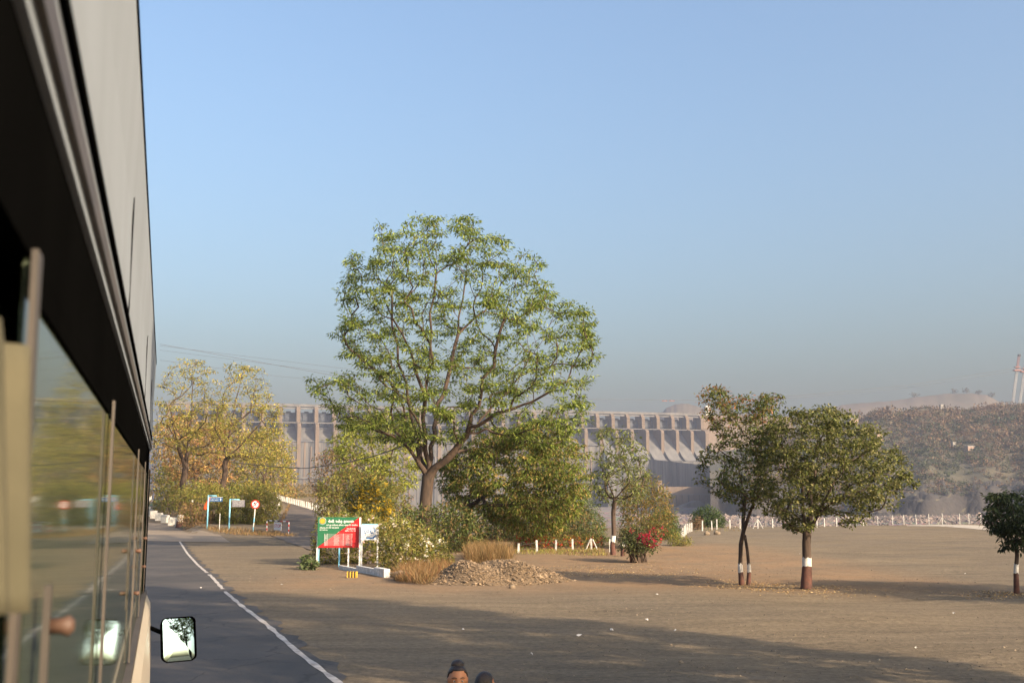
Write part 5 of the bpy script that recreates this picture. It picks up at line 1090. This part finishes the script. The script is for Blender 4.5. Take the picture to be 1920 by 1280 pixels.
    for v_ in hv:
        x, y, z = v_.co; cut = (.55 if bun else .62) - .3 * (abs(x) ** 2)                    # hairline
        if y < -.1 and z < cut: y = -.1 + (y + .1) * .25
        v_.co = hc + Vector((x * .083, y * .100 + .012, z * .112 + .012 if z > -.3 else z * .085 + .004)) * k * (1 + rr_.uniform(-.012, .012) * (0 if bun else 1) / 1.6)
    me = bpy.data.meshes.new('hair'); bm.to_mesh(me); bm.free(); me.polygons.foreach_set('use_smooth', np.ones(len(me.polygons), bool)); hr = link('hair', me, HAIR, root)
    if bun:
        bm = bmesh.new(); bv = bmesh.ops.create_uvsphere(bm, u_segments=20, v_segments=14, radius=.052 * k)['verts']
        for v_ in bv: v_.co = Vector((v_.co.x, v_.co.y, v_.co.z * .8)) + hc + Vector((0, .025, .112)) * k
        me = bpy.data.meshes.new('hair_bun'); bm.to_mesh(me); bm.free(); me.polygons.foreach_set('use_smooth', np.ones(len(me.polygons), bool)); link('hair_bun', me, HAIR, hr)
    def shell(nm, prof, m):      # garment as a loft of ellipses round the body
        V = []; F = []; n = 28
        for (z, rx, ry, cy) in prof: V += [(rx * k * math.cos(2*math.pi*q/n) * (1 + .02 * math.sin(7*2*math.pi*q/n)), cy * k + ry * k * math.sin(2*math.pi*q/n), z * k) for q in range(n)]
        for i in range(len(prof) - 1): F += [(i*n+q, i*n+(q+1) % n, (i+1)*n+(q+1) % n, (i+1)*n+q) for q in range(n)]
        o = link(nm, np_mesh(nm, V, F, smooth=True), m, root); o.modifiers.new('thickness', 'SOLIDIFY').thickness = .006; return o
    shell('shirt', [(.62 if skirt else .80, .20, .15, 0), (.85, .18, .14, 0), (1.02, .145, .118, 0), (1.18, .165, .135, 0), (1.28, .17, .11, .005), (1.325, .10, .08, .01), (1.345, .062, .06, .01)], shirt)
    for s in (-1, 1):
        MB().tube([tuple(c * k for c in (s * .15, .01, 1.285)), tuple(c * k for c in (s * .185, .025, 1.12)), tuple(c * k for c in (s * .20, .03, 1.04))], [.073 * k, .062 * k, .060 * k], 14, cap=False).build('sleeve', shirt, root, smooth=True)
        MB().tube([tuple(c * k for c in (s * .085, 0, .86)), tuple(c * k for c in (s * .092, -.005, .48)), tuple(c * k for c in (s * .09, .02, .10))], [.115 * k, .085 * k, .06 * k], 16, cap=False).build('trouser_leg', lower, root, smooth=True)
    return root
person('woman with black hair in a high bun standing beside the bus', 858, 1247, 9.2, 0, 0.12, M('kurta_cloth', (0.35, 0.07, 0.09), None, 12, .8), M('salwar_cloth', (0.5, 0.45, 0.38), None, 12, .8), True, True)
person('person with short dark hair standing next to the woman with the bun', 908, 1261, 9.6, 0, 2.5, M('shirt_cloth', (0.16, 0.2, 0.3), None, 12, .8), M('trouser_cloth', (0.06, 0.06, 0.08), None, 12, .8), False, False)

# ------------------------------------------------------------------ haze over the whole valley
hzm = bpy.data.materials.new('haze'); hzm.use_nodes = True; nt = hzm.node_tree; nt.nodes.clear(); out = nt.nodes.new('ShaderNodeOutputMaterial'); pv = nt.nodes.new('ShaderNodeVolumePrincipled')
pv.inputs['Color'].default_value = (0.40, 0.45, 0.60, 1); pv.inputs['Density'].default_value = 0.00015; pv.inputs['Anisotropy'].default_value = 0.0
nt.links.new(pv.outputs[0], out.inputs['Volume'])
zt_haze = 236.0
tag(MB().box(-3600, 3600, -600, 3600, -16.5, zt_haze).build('haze', hzm), 'pale dusty haze filling the valley', 'haze', None, 'stuff')
